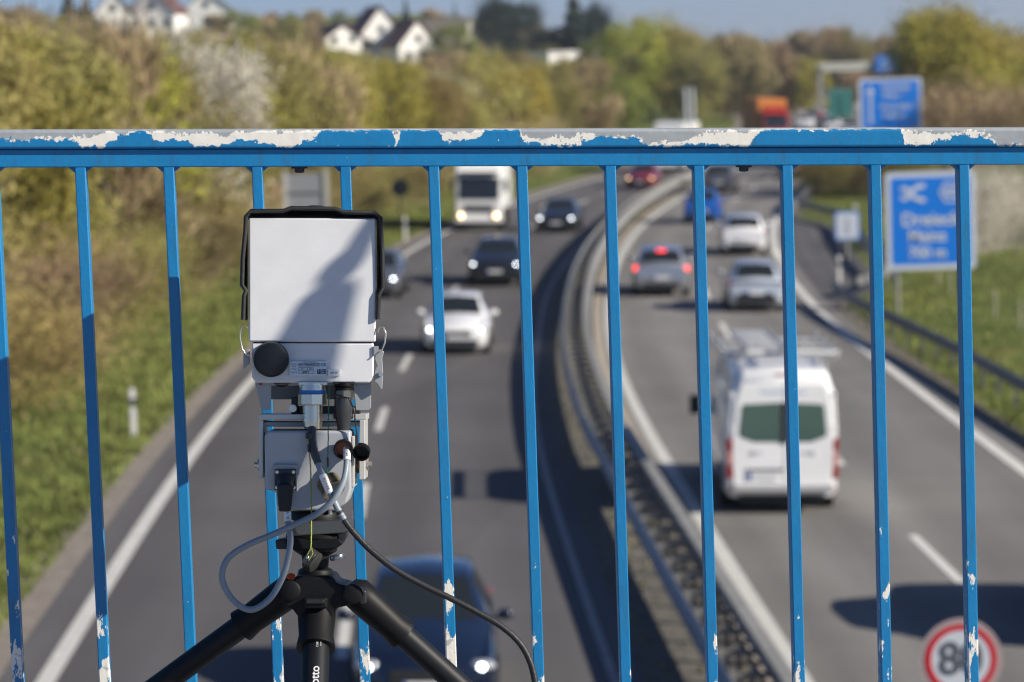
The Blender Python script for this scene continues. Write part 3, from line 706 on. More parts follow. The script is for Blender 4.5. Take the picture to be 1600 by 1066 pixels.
    us = MB(); us.box((0, yb-.4, .30), (1.5, .7, .16)); us.build('underbody', TRIM, r)
    p = MB(); p.box((.34, yb+.045, .68), (.52, .014, .115)); pl = p.build('number_plate', PLATE, r)
    p = MB(); p.box((.34+.235, yb+.054, .68), (.05, .004, .113)); p.build('plate_band', PLATEB, pl)
    pr = MB(); pr.box((.30, yb+.035, .79), (.66, .03, .05)); pr.build('plate_lamp_bar', mat('plate_bar_grey', (.25, .25, .26), .5), r, bevel=.008)
    sg = mat('faded_blue_lettering', (.35, .48, .66), .5)
    le = MB()
    for k in range(9): le.box((-.36+k*.09, yb+.028, 2.13+.006*((k*7) % 3)), (.055, .004, .045))
    le.build('lettering', sg, r)
    # roof rack with ladders and pipe tube
    RK = mat('rack_aluminium', (.62, .63, .64), .4, .5)
    rk = MB()
    for y in (-.6, .6, 1.7, 2.6):
        rk.tube([(-.96, y, 2.72), (.96, y, 2.72)], .028, 8)
        for s in (-1, 1):
            rk.tube([(s*.76, y, 2.50), (s*.76, y, 2.72)], .022, 8); rk.tube([(s*.96, y, 2.70), (s*1.0, y, 2.86)], .022, 8)
    for s in (-1, 1): rk.tube([(s*.96, -.7, 2.76), (s*.96, 2.75, 2.76)], .025, 8)
    rk.build('roof_rack', RK, r, smooth=40)
    rl_ = MB(); rl_.tube([(-.98, 2.72, 2.80), (1.0, 2.72, 2.80)], .045, 12); rl_.build('rack_roller', mat('roller_white', (.7, .7, .7), .5), r, smooth=40)
    # the ladder rests on the rack: a thing of its own
    lo = empty('ladder', None, 'aluminium ladder strapped to the roof rack of the white van', 'ladder', None, mx=mx @ Matrix.Translation((0, 0, 2.86)))
    for x in (-.05, .62):
        b = MB(); b.box((x, 1.1, .02), (.03, 3.6, .08)); b.build('rail', RK, lo)
        b = MB(); b.box((x, 2.88, .06), (.07, .07, .20)); b.build('rack_clamp', RK, lo, bevel=.015)
    for k in range(12):
        b = MB(); b.tube([(-.05, -.6+k*.28, .02), (.62, -.6+k*.28, .02)], .014, 6); b.build('rung', RK, lo)
    return r
build_van()

# --- lorries
def build_lorry(label, px, py, cabm, boxm, h=3.6, w_=2.4, L=7.5, away=False, yaw=0, lamps='warm', fx=None, group=None):
    mx, th = vehicle_frame(px, py, away, yaw, fx); s_ = 1 if not away else -1
    mx = mx @ Matrix.Translation((0, s_*(L/2), 0)); r = empty('lorry', None, label, 'lorry', group, mx=mx)
    hw = w_/2; y0 = -L/2
    c = MB(); c.prism([(-hw+.06, y0, .5), (-hw+.06, y0-.02, 1.35), (-hw+.12, y0+.12, 2.55), (-hw+.16, y0+.75, 2.95), (-hw+.16, y0+1.75, 3.05), (-hw+.06, y0+1.8, .5)], (0, 0, 0)) if False else None
    c = MB(); prof = [(y0, .45), (y0-.03, 1.35), (y0+.15, 2.5), (y0+.7, 2.95), (y0+1.8, 3.0), (y0+1.8, .45)]
    c.prism([(-hw+.08, y, z) for y, z in prof], (w_-.16, 0, 0)); c.build('cab', cabm, r, bevel=.07, bseg=3)
    g = MB(); g.prism([(-hw+.22, y0-.045, 1.42), (-hw+.22, y0+.125, 2.40), (-hw+.22, y0+.16, 2.40), (-hw+.22, y0+.0, 1.42)], (w_-.44, 0, 0)); g.build('windshield', GLASS, r, bevel=.012)
    g = MB(); g.box((0, y0-.03, 1.02), (w_-.9, .05, .34)); g.build('grille', mat('lorry_grille', (.10, .10, .11), .5), r, bevel=.02)
    g = MB(); g.box((0, y0-.02, .50), (w_-.1, .14, .22)); g.build('bumper', cabm, r, bevel=.04)
    g = MB(); g.box((0, y0+.06, .30), (w_-.3, .14, .20)); g.build('valance', TRIM, r)
    g = MB(); g.box((0, y0+.05, 2.62), (w_-.5, .34, .10)); g.build('sun_visor', TRIM, r, bevel=.02)
    for s in (-1, 1):
        sw = MB(); sw.box((s*(hw-.07), y0+.85, 1.95), (.03, .8, .75)); sw.build('side_window', GLASS, r, bevel=.01)
        h_ = MB(); h_.sphere((s*(hw-.33), y0-.06, .70), .15, None, 12, (1.2, .5, .7)); ho = h_.build('headlight', LAMPC, r, smooth=60)
        h_ = MB(); h_.sphere((s*(hw-.33), y0-.12, .70), .11, None, 10, (1, .5, 1)); h_.build('lamp', LAMPO if lamps == 'warm' else LAMPC, ho, smooth=60)
        m_ = MB(); m_.box((s*(hw+.10), y0+.12, 2.05), (.16, .10, .55)); m_.box((s*(hw), y0+.2, 2.3), (.2, .04, .04)); m_.build('wing_mirror', TRIM, r, bevel=.03)
        t = MB(); t.box((s*(hw-.25), L/2+.03, .85), (.40, .06, .14)); t.build('tail_light', LAMPR, r)
        for y in (y0+1.1, L/2-1.6): wheel(r, s*(hw-.02), y, .46, .30)
    b = MB(); b.box((0, y0+2.0+(L-2.0)/2, (.95+h)/2), (w_+.08, L-2.05, h-.95)); b.build('cargo_box', boxm, r, bevel=.03)
    ch = MB(); ch.box((0, .4, .72), (.9, L-1.2, .30)); ch.build('chassis', TRIM, r)
    d = MB(); d.box((0, y0+1.2, 3.12), (w_-.5, 1.1, .35)); d.build('air_deflector', cabm, r, bevel=.1, bseg=3)
    bm_ = MB(); bm_.box((0, L/2+.02, 2.2), (.04, .05, 2.4)); bm_.build('door_seal', TRIM, r)
    return r
WL = mat('lorry_white', (.87, .87, .85), .35, coat=.4, var=.04, vscale=1.5)
LG = 'lorries on the motorway'
build_lorry('white box lorry with warm headlamps in the oncoming slow lane', 748, 362, WL, WL, 3.75, 2.25, 7.4, yaw=RAD(4), group=LG)
build_lorry('orange lorry with dark red cab coming over the handrail', 1213, 226, mat('cab_red', (.42, .03, .02), .35, coat=.4), mat('tarp_orange', (.62, .22, .04), .6, var=.08), 3.95, 2.5, 9, yaw=RAD(14), lamps='off', fx=C, group=LG)
build_lorry('green lorry driving away left of the far blue sign', 1313, 199, mat('cab_green', (.03, .16, .14), .4), mat('tarp_green', (.05, .24, .20), .6, var=.1), 4.0, 2.5, 9, away=True, lamps='off', fx=C, group=LG)
build_lorry('white lorry whose roof just shows over the handrail at the middle', 1045, 272, WL, WL, 3.35, 2.45, 7, lamps='off', group=LG)
#@@NEXT2
# ------------------------------------------------------------------ road signs and posts
SGB = mat('sign_blue', (.0, .19, .74), .45); SGW = mat('sign_white', (.62, .66, .74), .45); SGBK = mat('sign_back_grey', (.34, .35, .37), .6, .3, var=.1)
POSTM = mat('sign_post_grey', (.34, .34, .33), .6, .3); SGRED = mat('sign_red', (.55, .005, .02), .45); INK = mat('sign_black', (.02, .02, .025), .5)
def upright(px, py, Y=None, yaw=0):
    """matrix: origin at ground seen at px,py; +x right, +z up, -y to the camera"""
    g = ground(px, py) if Y is None else atY(px, py, Y)
    loc = Vector((g.x, g.y, gz(g.x, g.y))); return Matrix.Translation(loc) @ Matrix.Rotation(yaw, 4, 'Z')
def rrect(x0, x1, z0, z1, r, n=5):
    pts = []
    for cx, cz, a0 in ((x1-r, z1-r, 0), (x0+r, z1-r, 90), (x0+r, z0+r, 180), (x1-r, z0+r, 270)):
        for k in range(n+1):
            a = RAD(a0+90*k/n); pts.append((cx+r*math.cos(a), cz+r*math.sin(a)))
    return pts
def plate(name, parent, pts, y, th, m): return MB().prism([(x, y, z) for x, z in pts], (0, th, 0)).build(name, m, parent)
TX = Matrix(((1, 0, 0, 0), (0, 0, -1, 0), (0, 1, 0, 0), (0, 0, 0, 1)))   # text upright, facing -y
def txt(parent, s, x, y, z, size, m, bold=0.0, align='CENTER'):
    return text_mesh(s, size, m, 'lettering', parent, Matrix.Translation((x, y, z)) @ TX, .004, bold, align)
# exit sign
S = 4667/92.0
mx = upright(1457, 492, 92.0); r = empty('exit_sign', None, 'blue motorway junction sign reading Dreieck Mainz 700 m on the right bank', 'road sign', mx=mx)
base = r.matrix_world.translation
def zz(py, Y=92.0, px=1457): return atY(px, py, Y).z - base.z
z0, z1 = zz(421), zz(268); hw = 70/S
plate('panel', r, rrect(-hw, hw, z0, z1, .12), -.03, .05, SGW); plate('blue_field', r, rrect(-hw+.16, hw-.16, z0+.16, z1-.16, .06), -.036, .006, SGB)
plate('stiffener', r, rrect(-hw+.2, hw-.2, (z0+z1)/2-.06, (z0+z1)/2+.06, .02), .025, .05, SGBK)
for x in (-1.05, 1.0): b = MB(); b.tube([(x, .08, -.3), (x, .08, z1-.05)], .05, 10); b.build('post', POSTM, r, smooth=40)
X0 = -1.3
sy = MB(); zc = zz(301); xc = (1430-1457)/S
for a in (1, -1):
    pts = [(-.38, -.22*a), (-.22, -.26*a), (-.06, -.10*a), (.06, .10*a), (.22, .15*a), (.38, .20*a), (.38, .34*a), (.15, .31*a), (-.04, .18*a), (-.16, -.02*a), (-.26, -.12*a), (-.38, -.09*a)]
    sy.prism([(xc+x, -.045+.003*a, zc+z*.85) for x, z in pts], (0, .005, 0))
sy.build('junction_symbol', SGW, r)
hx = MB(); cx_ = (1484-1457)/S
def ring(b, cx, cz, y, ro, ri, n, rot=0, th=.004):
    for k in range(n):
        a0, a1 = rot+2*math.pi*k/n, rot+2*math.pi*(k+1)/n
        q = [(cx+ro*math.cos(a0), y, cz+ro*math.sin(a0)), (cx+ro*math.cos(a1), y, cz+ro*math.sin(a1)), (cx+ri*math.cos(a1), y, cz+ri*math.sin(a1)), (cx+ri*math.cos(a0), y, cz+ri*math.sin(a0))]
        b.prism(q, (0, th, 0))
ring(hx, cx_+.1, zc, -.045, .36, .29, 6); hx.build('route_shield', SGW, r)
txt(r, '60', cx_+.1, -.045, zc, .40, SGW, .012)
txt(r, 'Dreieck', .0, -.045, zz(343), .56, SGW, .012); txt(r, 'Mainz', -.12, -.045, zz(369), .50, SGW, .012); txt(r, '700 m', -.12, -.045, zz(395), .46, SGW, .012)
# far direction sign
Y = 190.0; S = 4667/Y; mx = upright(1394, 275, Y); r = empty('direction_sign', None, 'blue direction sign above the handrail in front of the yellow-green trees', 'road sign', mx=mx); base = r.matrix_world.translation
hw = 49/S; z1 = zz(122, Y, 1394); z0 = zz(207, Y, 1394)
plate('panel', r, rrect(-hw, hw, z0, z1, .2), -.03, .06, SGW); plate('blue_field', r, rrect(-hw+.18, hw-.18, z0+.18, z1-.18, .1), -.036, .006, SGB)
for x in (-1.5, 1.5): b = MB(); b.box((x, .1, z1/2-.2), (.16, .14, z1)); b.build('post', POSTM, r)
ar = MB(); ar.box((-1.28, -.045, (z0+z1)/2-.1), (.16, .006, z1-z0-1.3)); ar.prism([(-1.55, -.05, z1-.95), (-1.0, -.05, z1-.95), (-1.28, -.05, z1-.45)], (0, .006, 0)); ar.build('arrow', SGW, r)
txt(r, 'Wiesbaden', .35, -.045, zz(136, Y, 1394), .42, SGW, .01); txt(r, 'Bingen', .1, -.045, zz(148, Y, 1394), .42, SGW, .01)
txt(r, 'Mainz-Mitte', .35, -.045, zz(167, Y, 1394), .42, SGW, .01); txt(r, 'Koblenz', .2, -.045, zz(180, Y, 1394), .42, SGW, .01)
# small white information sign
mx = upright(1325, 405, 113.0); r = empty('information_sign', None, 'small white sign with blue rim on a post by the lay-by guard rail', 'road sign', mx=mx); base = r.matrix_world.translation
S = 4667/113.0; z1 = zz(331, 113, 1325); z0 = zz(375, 113, 1325)
plate('panel', r, rrect(-.46, .46, z0, z1, .06), -.02, .03, SGB); plate('white_field', r, rrect(-.41, .41, z0+.05, z1-.05, .04), -.026, .006, SGW)
pp = MB(); pp.box((0, -.030, (z0+z1)/2+.05), (.16, .004, .5)); pp.box((0, -.030, (z0+z1)/2-.26), (.3, .004, .07)); pp.build('pictogram', mat('sign_faded_grey', (.4, .43, .5), .6), r)
b = MB(); b.tube([(0, .04, -.2), (0, .04, z1)], .04, 8); b.build('post', POSTM, r, smooth=40)
# speed limit sign beside the median
Yq = 24.6; p = atY(1501, 1030, Yq); S = 4667/Yq; R0_ = 66/S
g0 = gz(p.x, Yq); r = empty('speed_limit_sign', Vector((p.x, p.y, g0)), 'round speed limit sign reading 80 with red ring, low at the right edge', 'road sign')
zc = p.z-g0
b = MB(); b.lathe((0, 0, zc), (0, -1, 0), [(0, R0_), (.02, R0_)], 48); b.build('panel', mat('sign_rim_pale', (.42, .33, .33), .5), r)
b = MB(); ring(b, 0, zc, -.026, R0_*.86, R0_*.715, 48, th=.005); b.build('red_ring', SGRED, r)
b = MB(); b.lathe((0, -.020, zc), (0, -1, 0), [(0, R0_*.73), (.004, R0_*.73)], 48); b.build('white_face', mat('sign_face_white', (.60, .64, .70), .5), r)
text_mesh('80', .39, mat('sign_numeral_grey', (.09, .10, .12), .6), 'lettering', r, Matrix.Translation((0, -.030, zc)) @ TX @ Matrix.Diagonal((.95, 1, 1, 1)), .002, .006)
b = MB(); b.tube([(0, .06, -.1), (0, .06, zc+R0_*.9)], .035, 12); b.build('post', POSTM, r, smooth=40)
b = MB(); b.box((0, .03, zc+.2), (.3, .03, .04)); b.box((0, .03, zc-.2), (.3, .03, .04)); b.build('bracket', SGBK, r)
# sign seen from behind on the left verge
mx = upright(483, 425, 100.0); r = empty('road_sign', None, 'grey back of a tall sign panel standing behind the radar box', 'road sign', mx=mx); base = r.matrix_world.translation
z1 = zz(271, 100, 483); plate('panel', r, rrect(-.62, .62, 1.5, z1, .05), -.02, .03, SGBK)
for x in (-.69, .69): b = MB(); b.box((x, -.03, z1/2), (.15, .08, z1+.2)); b.build('post', mat('post_pale', (.5, .5, .46), .6), r)
for dz_ in (.6, 1.6): b = MB(); b.box((0, -.06, z1-dz_), (1.3, .05, .06)); b.build('stiffener', POSTM, r)
mx = upright(627, 352, 138.0); r = empty('road_sign', None, 'small dark sign back by the trees left of the white lorry', 'road sign', mx=mx); base = r.matrix_world.translation
zc = zz(294, 138, 627); b = MB(); b.lathe((0, 0, zc), (0, 1, 0), [(0, .40), (.02, .40)], 28); b.build('panel', mat('sign_back_dark', (.07, .075, .08), .6), r)
b = MB(); b.tube([(0, -.04, -.1), (0, -.04, zc+.3)], .035, 8); b.build('post', POSTM, r, smooth=40)
# delineator posts
DW = mat('delineator_white', (.88, .87, .84), .5, var=.06)
def delineator(px, py, label, h=1.0):
    g = ground(px, py); loc = Vector((g.x, g.y, gz(g.x, g.y)))
    r = empty('delineator_post', loc, label, 'marker post', 'white delineator posts along the edges')
    b = MB(); b.prism([(-.06, -.05, -.05), (.06, -.05, -.05), (.0, .07, -.05)], (0, 0, h+.02)); b.build('post', DW, r, bevel=.01)
    b = MB(); b.prism([(-.064, -.054, h-.36), (.064, -.054, h-.36), (.0, .074, h-.36)], (0, 0, .17)); b.build('band', mat('delineator_black', (.015, .015, .018), .5), r)
    c = MB(); c.prism([(-.058, -.048, h-.03), (.058, -.048, h-.03), (0, .068, h-.03)], (0, .01, .05)); c.build('cap', DW, r, bevel=.008)
    f = MB(); f.box((0, -.058, h-.28), (.045, .008, .12)); f.build('reflector', mat('reflector_grey', (.3, .3, .3), .3), r)
delineator(210, 683, 'white delineator post with black band on the left grass verge, nearest one', 1.0)
delineator(634, 376, 'white delineator post beside the left grass near the lorry', 1.0)
delineator(1312, 443, 'white delineator post where the lay-by guard rail starts', .95)
delineator(1337, 352, 'white delineator post just above the small white sign', .95)
delineator(760, 282, 'white delineator post behind the top of the white lorry', 1.0)
# tree stakes on the right bank
STK = mat('pale_stake', (.42, .40, .28), .8, var=.1)
for px, py, h, lab in ((1485, 458, .7, 'pale stake standing right under the exit sign'), (1466, 446, .5, 'short pale stake under the middle of the exit sign'), (1555, 497, .85, 'pale stake on the grass right of the exit sign'), (1594, 516, .9, 'pale stake on the grass at the right edge of the picture')):
    g = atY(px, py, 37300/(py-83)); g = Vector((g.x, g.y, gz(g.x, g.y))); b = MB(); b.tube([(0, 0, -.1), (.01, 0, h*.6), (0, .01, h)], .035, 8); b.tube([(0, 0, h*.75), (0, 0, h*.8)], .042, 8)
    o = b.build('stake', STK, None, smooth=40); o.location = g; tag(o, lab, 'stake', 'stakes on the right grass bank')
# far gantry and its small sign; mast at the centre
Y = 345.0; p = atY(1330, 104, Y); g0 = gz(p.x, Y); r = empty('sign_gantry', Vector((p.x, Y, g0)), 'pale sign gantry spanning the far carriageway', 'gantry')
b = MB(); b.box((1.6, 0, p.z-g0), (11, .5, 1.0)); b.build('beam', mat('gantry_pale', (.50, .50, .44), .6), r, bevel=.05)
for x in (-3.6, 6.9): b = MB(); b.box((x, 0, (p.z-g0)/2), (.5, .5, p.z-g0)); b.build('post', POSTM, r)
pl = MB(); pl.box(((1385-1330)/4667*Y, -.5, atY(1385, 100, Y).z-g0), (2.7, .12, 1.9)); pl.build('sign_panel', SGB, r, bevel=.05)
ru = MB(); ru.box(((1385-1330)/4667*Y, -.58, atY(1385, 100, Y).z-g0+.3), (1.4, .03, .22)); ru.box(((1385-1330)/4667*Y, -.58, atY(1385, 100, Y).z-g0-.4), (1.7, .03, .22)); ru.build('lettering', SGW, r)
for k, px in enumerate((1070, 1081)):
    Y = 230.0; p = atY(px, 138, Y); g0 = gz(p.x, Y); r = empty('mast', Vector((p.x, Y, g0)), ('left' if k == 0 else 'right') + ' one of two grey steel masts above the middle of the handrail', 'mast', 'pair of grey masts')
    b = MB(); b.tube([(0, 0, 0), (0, 0, p.z-g0)], .20, 10, rs=[.22, .16]); b.build('pole', mat('mast_grey', (.40, .43, .46), .6), r, smooth=40)
    b = MB(); b.box((0, 0, p.z-g0), (.45, .2, .12)); b.build('head', POSTM, r)

# ------------------------------------------------------------------ trees
def leafmat(name, col, v=.45, tr=.3, ov=.22): return mat(name, col, .75, var=v, vscale=1.1, trans=tr, objvar=ov, spec=.2)
LM = {'fresh': leafmat('leaf_fresh', (.40, .38, .08)), 'olive': leafmat('leaf_olive', (.38, .33, .12)), 'bare': leafmat('twig_brown', (.38, .295, .165), tr=0, ov=.25),
      'blossom': leafmat('blossom', (.70, .65, .55), v=.3, ov=.15), 'dark': leafmat('needle_dark', (.04, .06, .045), tr=.1), 'green': leafmat('leaf_green', (.27, .29, .08))}
BARK = mat('bark', (.11, .085, .065), .9, var=.35, vscale=3, bump=.7, bscale=12)
rng = np.random.default_rng(5)
def leaf_quads(P, size, elong=1.0, D=None, wid=1.0):
    n = len(P); a = rng.normal(size=(n, 3)) if D is None else D + rng.normal(size=(n, 3))*.35
    a /= np.linalg.norm(a, axis=1)[:, None]; b_ = rng.normal(size=(n, 3)); b_ -= a*(a*b_).sum(1)[:, None]; b_ /= np.linalg.norm(b_, axis=1)[:, None]
    s = size*rng.uniform(.6, 1.3, n)[:, None]; a = a*s*elong; b_ = b_*s*.5*wid
    return np.stack([P-a*.5-b_*.4, P-b_*.0+a*.0+b_, P+a*.5+b_*.2, P-b_], 1).reshape(-1, 3)
def mk_mesh(name, V, material, extra=None):
    me = bpy.data.meshes.new(name); n = len(V)//4
    me.vertices.add(len(V)); me.vertices.foreach_set('co', V.astype(np.float32).ravel())
    me.loops.add(n*4); me.loops.foreach_set('vertex_index', np.arange(n*4, dtype=np.int32))
    me.polygons.add(n); me.polygons.foreach_set('loop_start', np.arange(0, n*4, 4, dtype=np.int32)); me.polygons.foreach_set('loop_total', np.full(n, 4, dtype=np.int32))
    me.update(); me.validate(); me.materials.append(material if not isinstance(material, list) else material[0])
    return me
def crown_pts(n, kind, seed):
    r_ = np.random.default_rng(seed)
    # unit tree: height 1, crown radius about .33
    if kind == 'conifer':
        z = 1-np.sqrt(r_.uniform(0, 1, n))*.96; rad = (1-z)*.26*(.75+.25*np.sin(z*60))*np.sqrt(r_.uniform(.2, 1, n)); a = r_.uniform(0, 2*np.pi, n)
        rad *= 1+.25*np.sin(a*3+z*9)
        return np.stack([rad*np.cos(a), rad*np.sin(a), z], 1)
    if kind == 'shrub':
        nc = 22; cc = np.stack([r_.uniform(-.5, .5, nc), r_.uniform(-.35, .35, nc), r_.uniform(.12, .8, nc)], 1); sg = r_.uniform(.09, .17, nc)
    else:
        nc = 34; th = r_.uniform(0, 2*np.pi, nc); zz_ = r_.uniform(.16, .95, nc); rr = .34*np.sqrt(np.clip(1-((zz_-.52)/.5)**2, .05, 1))*r_.uniform(.35, 1.05, nc)
        cc = np.stack([rr*np.cos(th), rr*np.sin(th), zz_], 1); sg = r_.uniform(.035, .085, nc)
    k = r_.integers(0, nc, n); P = cc[k] + r_.normal(size=(n, 3))*sg[k][:, None]
    P[:, 2] = np.abs(P[:, 2]); return P
def trunk_mesh(seed, kind):
    r_ = random.Random(seed); b = MB(); top = .8 if kind != 'conifer' else .95
    pts = [(0, 0, -.03), (r_.uniform(-.01, .01), 0, .15), (r_.uniform(-.03, .03), r_.uniform(-.02, .02), .4), (r_.uniform(-.04, .04), r_.uniform(-.03, .03), top)]
    b.tube(pts, .02, 7, rs=[.026, .020, .014, .004])
    if kind != 'conifer':
        for k in range(9):
            t = r_.uniform(.18, .7); a = r_.uniform(0, 6.28); x0 = pts[2][0]*min(1, t/.4); y0 = pts[2][1]*min(1, t/.4); L_ = r_.uniform(.15, .32)
            b.tube([(x0, y0, t), (x0+math.cos(a)*L_*.5, y0+math.sin(a)*L_*.5, t+L_*.4), (x0+math.cos(a)*L_*.9, y0+math.sin(a)*L_*.9, t+L_*.95)], .01, 5, rs=[.011, .006, .002])
    o = b.build('trunk', BARK); me = o.data; bpy.data.objects.remove(o); return me
PROTO = {}
def proto(kind, v):
    key = (kind, v)
    if key in PROTO: return PROTO[key]
    seed = hash(kind) % 1 + v*17 + {'fresh': 1, 'olive': 2, 'bare': 3, 'blossom': 4, 'dark': 5, 'green': 6, 'scrub': 7, 'scrubgreen': 8, 'hedgeblossom': 9, 'darkround': 10}[kind]*101
    form = {'dark': 'conifer', 'scrub': 'shrub', 'scrubgreen': 'shrub', 'hedgeblossom': 'shrub'}.get(kind, 'tree')
    m_ = LM[{'scrub': 'bare', 'scrubgreen': 'olive', 'hedgeblossom': 'blossom', 'darkround': 'dark'}.get(kind, kind)]
    n = {'bare': 15000, 'scrub': 12000, 'dark': 14000}.get(kind, 15000); P = crown_pts(n, form, seed)
    if kind == 'darkround': pass
    if kind in ('bare', 'scrub'):
        D = P - np.array([0, 0, .1]); D /= np.linalg.norm(D, axis=1)[:, None]; V = leaf_quads(P, .030, 3.0, D, .28)
        V2 = leaf_quads(crown_pts(3500, form, seed), .014); V = np.concatenate([V*1.0, V2])
        # twigs are slim
    else: V = leaf_quads(P, .0175 if kind != 'dark' else .024, 1.1)
    PROTO[key] = (mk_mesh('crown', V, m_), trunk_mesh(seed, form)); return PROTO[key]
def tree(x, y, h, kind, v, label, group, wide=1.0, rot=0.0, sink=0.0):
    cr, tr = proto(kind, v); shrub = kind in ('scrub', 'scrubgreen', 'hedgeblossom')
    r = bpy.data.objects.new({'dark': 'conifer_tree'}.get(kind, 'shrub' if shrub else 'tree'), None); COL.objects.link(r)
    r.location = (x, y, gz(x, y)-sink); r.rotation_euler = (0, 0, rot); r.scale = (h*wide, h*wide, h)
    tag(r, label, 'shrub' if shrub else 'tree', group)
    for nm, me in (('crown', cr), ('trunk', tr)):
        o = bpy.data.objects.new(nm, me); COL.objects.link(o); o.parent = r
KN = {'fresh': 'yellow-green tree in young leaf', 'olive': 'olive tree in thin leaf', 'bare': 'bare brown tree', 'blossom': 'pale blossoming tree', 'dark': 'dark conifer', 'darkround': 'broad dark evergreen', 'green': 'fresh green tree', 'scrub': 'brown twiggy shrub', 'scrubgreen': 'olive leafy shrub', 'hedgeblossom': 'pale blossoming shrub'}
ORD = ['nearest', 'second', 'third', 'fourth', 'fifth', 'sixth', 'seventh', 'eighth', 'ninth', 'tenth', 'eleventh', 'twelfth', 'thirteenth', 'fourteenth', 'fifteenth', 'sixteenth', 'seventeenth', 'eighteenth', 'nineteenth', 'twentieth', 'twenty-first', 'twenty-second', 'twenty-third', 'twenty-fourth', 'twenty-fifth', 'twenty-sixth', 'twenty-seventh', 'twenty-eighth', 'twenty-ninth', 'thirtieth']
tr_ = random.Random(11)
def row(desc, group, ys, off, kinds, h, jit=1.0, wide=(.9, 1.25), fx=None, order=''):
    for i, y in enumerate(ys):
        x = (fx or Le)(y) + off + tr_.uniform(-jit, jit); kd = kinds[i % len(kinds)]
        yy = y+tr_.uniform(-jit, jit); hh = h*tr_.uniform(.8, 1.15)
        if h > 5:      # the tops of the wood follow its outline against the village
            px = 800 + x/yy*4667; top = np.interp(px, [-100, 100, 200, 400, 500, 600, 700], [30, 48, 62, 66, 82, 92, 100]) + tr_.uniform(-8, 22)
            hh = min(12.5, max(4.5, atY(px, top, yy).z-gz(x, yy)))
        lab = f'{KN[kd]}, {ORD[i]} {desc}'
        tree(x, yy, hh, kd, tr_.randrange(3), lab, group, tr_.uniform(*wide)*min(1.3, 9/hh if h > 5 else 1), tr_.uniform(0, 6.28))
row('in the left verge undergrowth', 'shrubs along the left grass verge', [66, 73, 79, 85, 92, 99, 106, 113, 121, 130, 139, 148, 158, 170, 182, 196], -5.6, ['scrubgreen', 'scrub', 'scrubgreen', 'scrubgreen', 'scrubgreen', 'scrub', 'scrubgreen'], 3.2, .5, (1.2, 1.6))
row('along the front of the left wood', 'trees in the front row of the left wood', [70, 76, 82, 88, 94, 100, 107, 114, 122, 131, 141, 151, 162, 174, 188, 203, 220, 240], -7.6, ['olive', 'olive', 'fresh', 'olive', 'bare', 'fresh', 'olive', 'blossom', 'fresh', 'olive', 'bare', 'fresh', 'fresh'], 8.6, .7, (.75, 1.0))
row('in the second row of the left wood', 'trees in the second row of the left wood', [78, 86, 94, 103, 112, 122, 133, 145, 158, 172, 188, 206, 226, 248], -12.5, ['fresh', 'olive', 'blossom', 'olive', 'fresh', 'bare', 'blossom', 'olive', 'bare'], 9.0, 1.2, (.9, 1.2))
row('in the third row of the left wood', 'trees in the third row of the left wood', [96, 108, 121, 135, 150, 167, 186, 208, 232, 258], -19, ['olive', 'bare', 'bare', 'fresh', 'bare', 'blossom'], 9.2, 1.5, (1.0, 1.3))
row('at the back of the left wood', 'trees at the back of the left wood', [130, 150, 172, 196, 222, 250], -27, ['bare', 'olive', 'bare', 'bare'], 9.0, 2, (1.0, 1.4))
# far wood between the carriageway bend and the village: given by picture column, distance and height
def band(desc, group, cols, Y0, Yj, hpx, kinds, wide=(.9, 1.2), dz=0):
    for i, px in enumerate(cols):
        Y = Y0 + tr_.uniform(-Yj, Yj); x = (px-800)/4667*Y; kd = kinds[i % len(kinds)]
        top = (hpx[i] if isinstance(hpx, list) else hpx) + tr_.uniform(-6, 6); zt = atY(px, top, Y).z; h = max(3.0, zt-gz(x, Y))
        tree(x, Y, h, kd, tr_.randrange(3), f'{KN[kd]}, {ORD[i] if i else "leftmost"} from left {desc}', group, tr_.uniform(*wide)*min(1.6, 9.0/h*1.1) if h > 9 else tr_.uniform(*wide), tr_.uniform(0, 6.28))
band('in the belt beyond the bend', 'tree belt beyond the oncoming bend', [455, 505, 545, 590, 625, 660, 700, 745, 785, 825, 862, 905, 945], 292, 14, [85, 85, 95, 98, 102, 108, 104, 92, 78, 86, 122, 126, 112],
     ['bare', 'bare', 'olive', 'fresh', 'fresh', 'bare', 'bare', 'fresh', 'fresh', 'olive', 'bare', 'bare', 'green'])
band('in the low trees above the lorry', 'low trees above the white lorry', [610, 655, 690, 735, 780, 822, 860, 900, 940, 985], 262, 8, [135, 140, 145, 120, 110, 128, 140, 150, 136, 120],
     ['fresh', 'bare', 'bare', 'fresh', 'olive', 'fresh', 'bare', 'bare', 'green', 'green'])
band('in the green middle clump', 'green clump right of the middle', [965, 1000, 1030, 1062, 1100, 1145, 1185], 355, 12, [62, 40, 22, 38, 50, 58, 62], ['green', 'fresh', 'fresh', 'olive', 'olive', 'bare', 'bare'])
band('in the wood behind far traffic', 'brown wood behind the far traffic', [1090, 1125, 1160, 1190, 1222, 1250, 1280], 395, 12, [100, 95, 84, 76, 72, 84, 96], ['blossom', 'bare', 'bare', 'olive', 'bare', 'bare', 'fresh'])
band('in the farthest wood', 'wood at the far end of the road', [1160, 1200, 1240, 1280, 1315, 1350, 1390, 1430, 1480, 1530, 1580], 560, 25, [60, 66, 52, 58, 50, 46, 55, 60, 64, 60, 70], ['bare', 'green', 'olive', 'bare', 'bare', 'olive', 'bare'], (1.2, 1.7))
band('at the foot of the far wood', 'bushes at the foot of the far wood', [1130, 1175, 1220, 1262, 1345, 1390], 470, 10, [125, 118, 110, 115, 112, 100], ['bare', 'fresh', 'bare', 'green', 'bare', 'bare'], (1.2, 1.6))
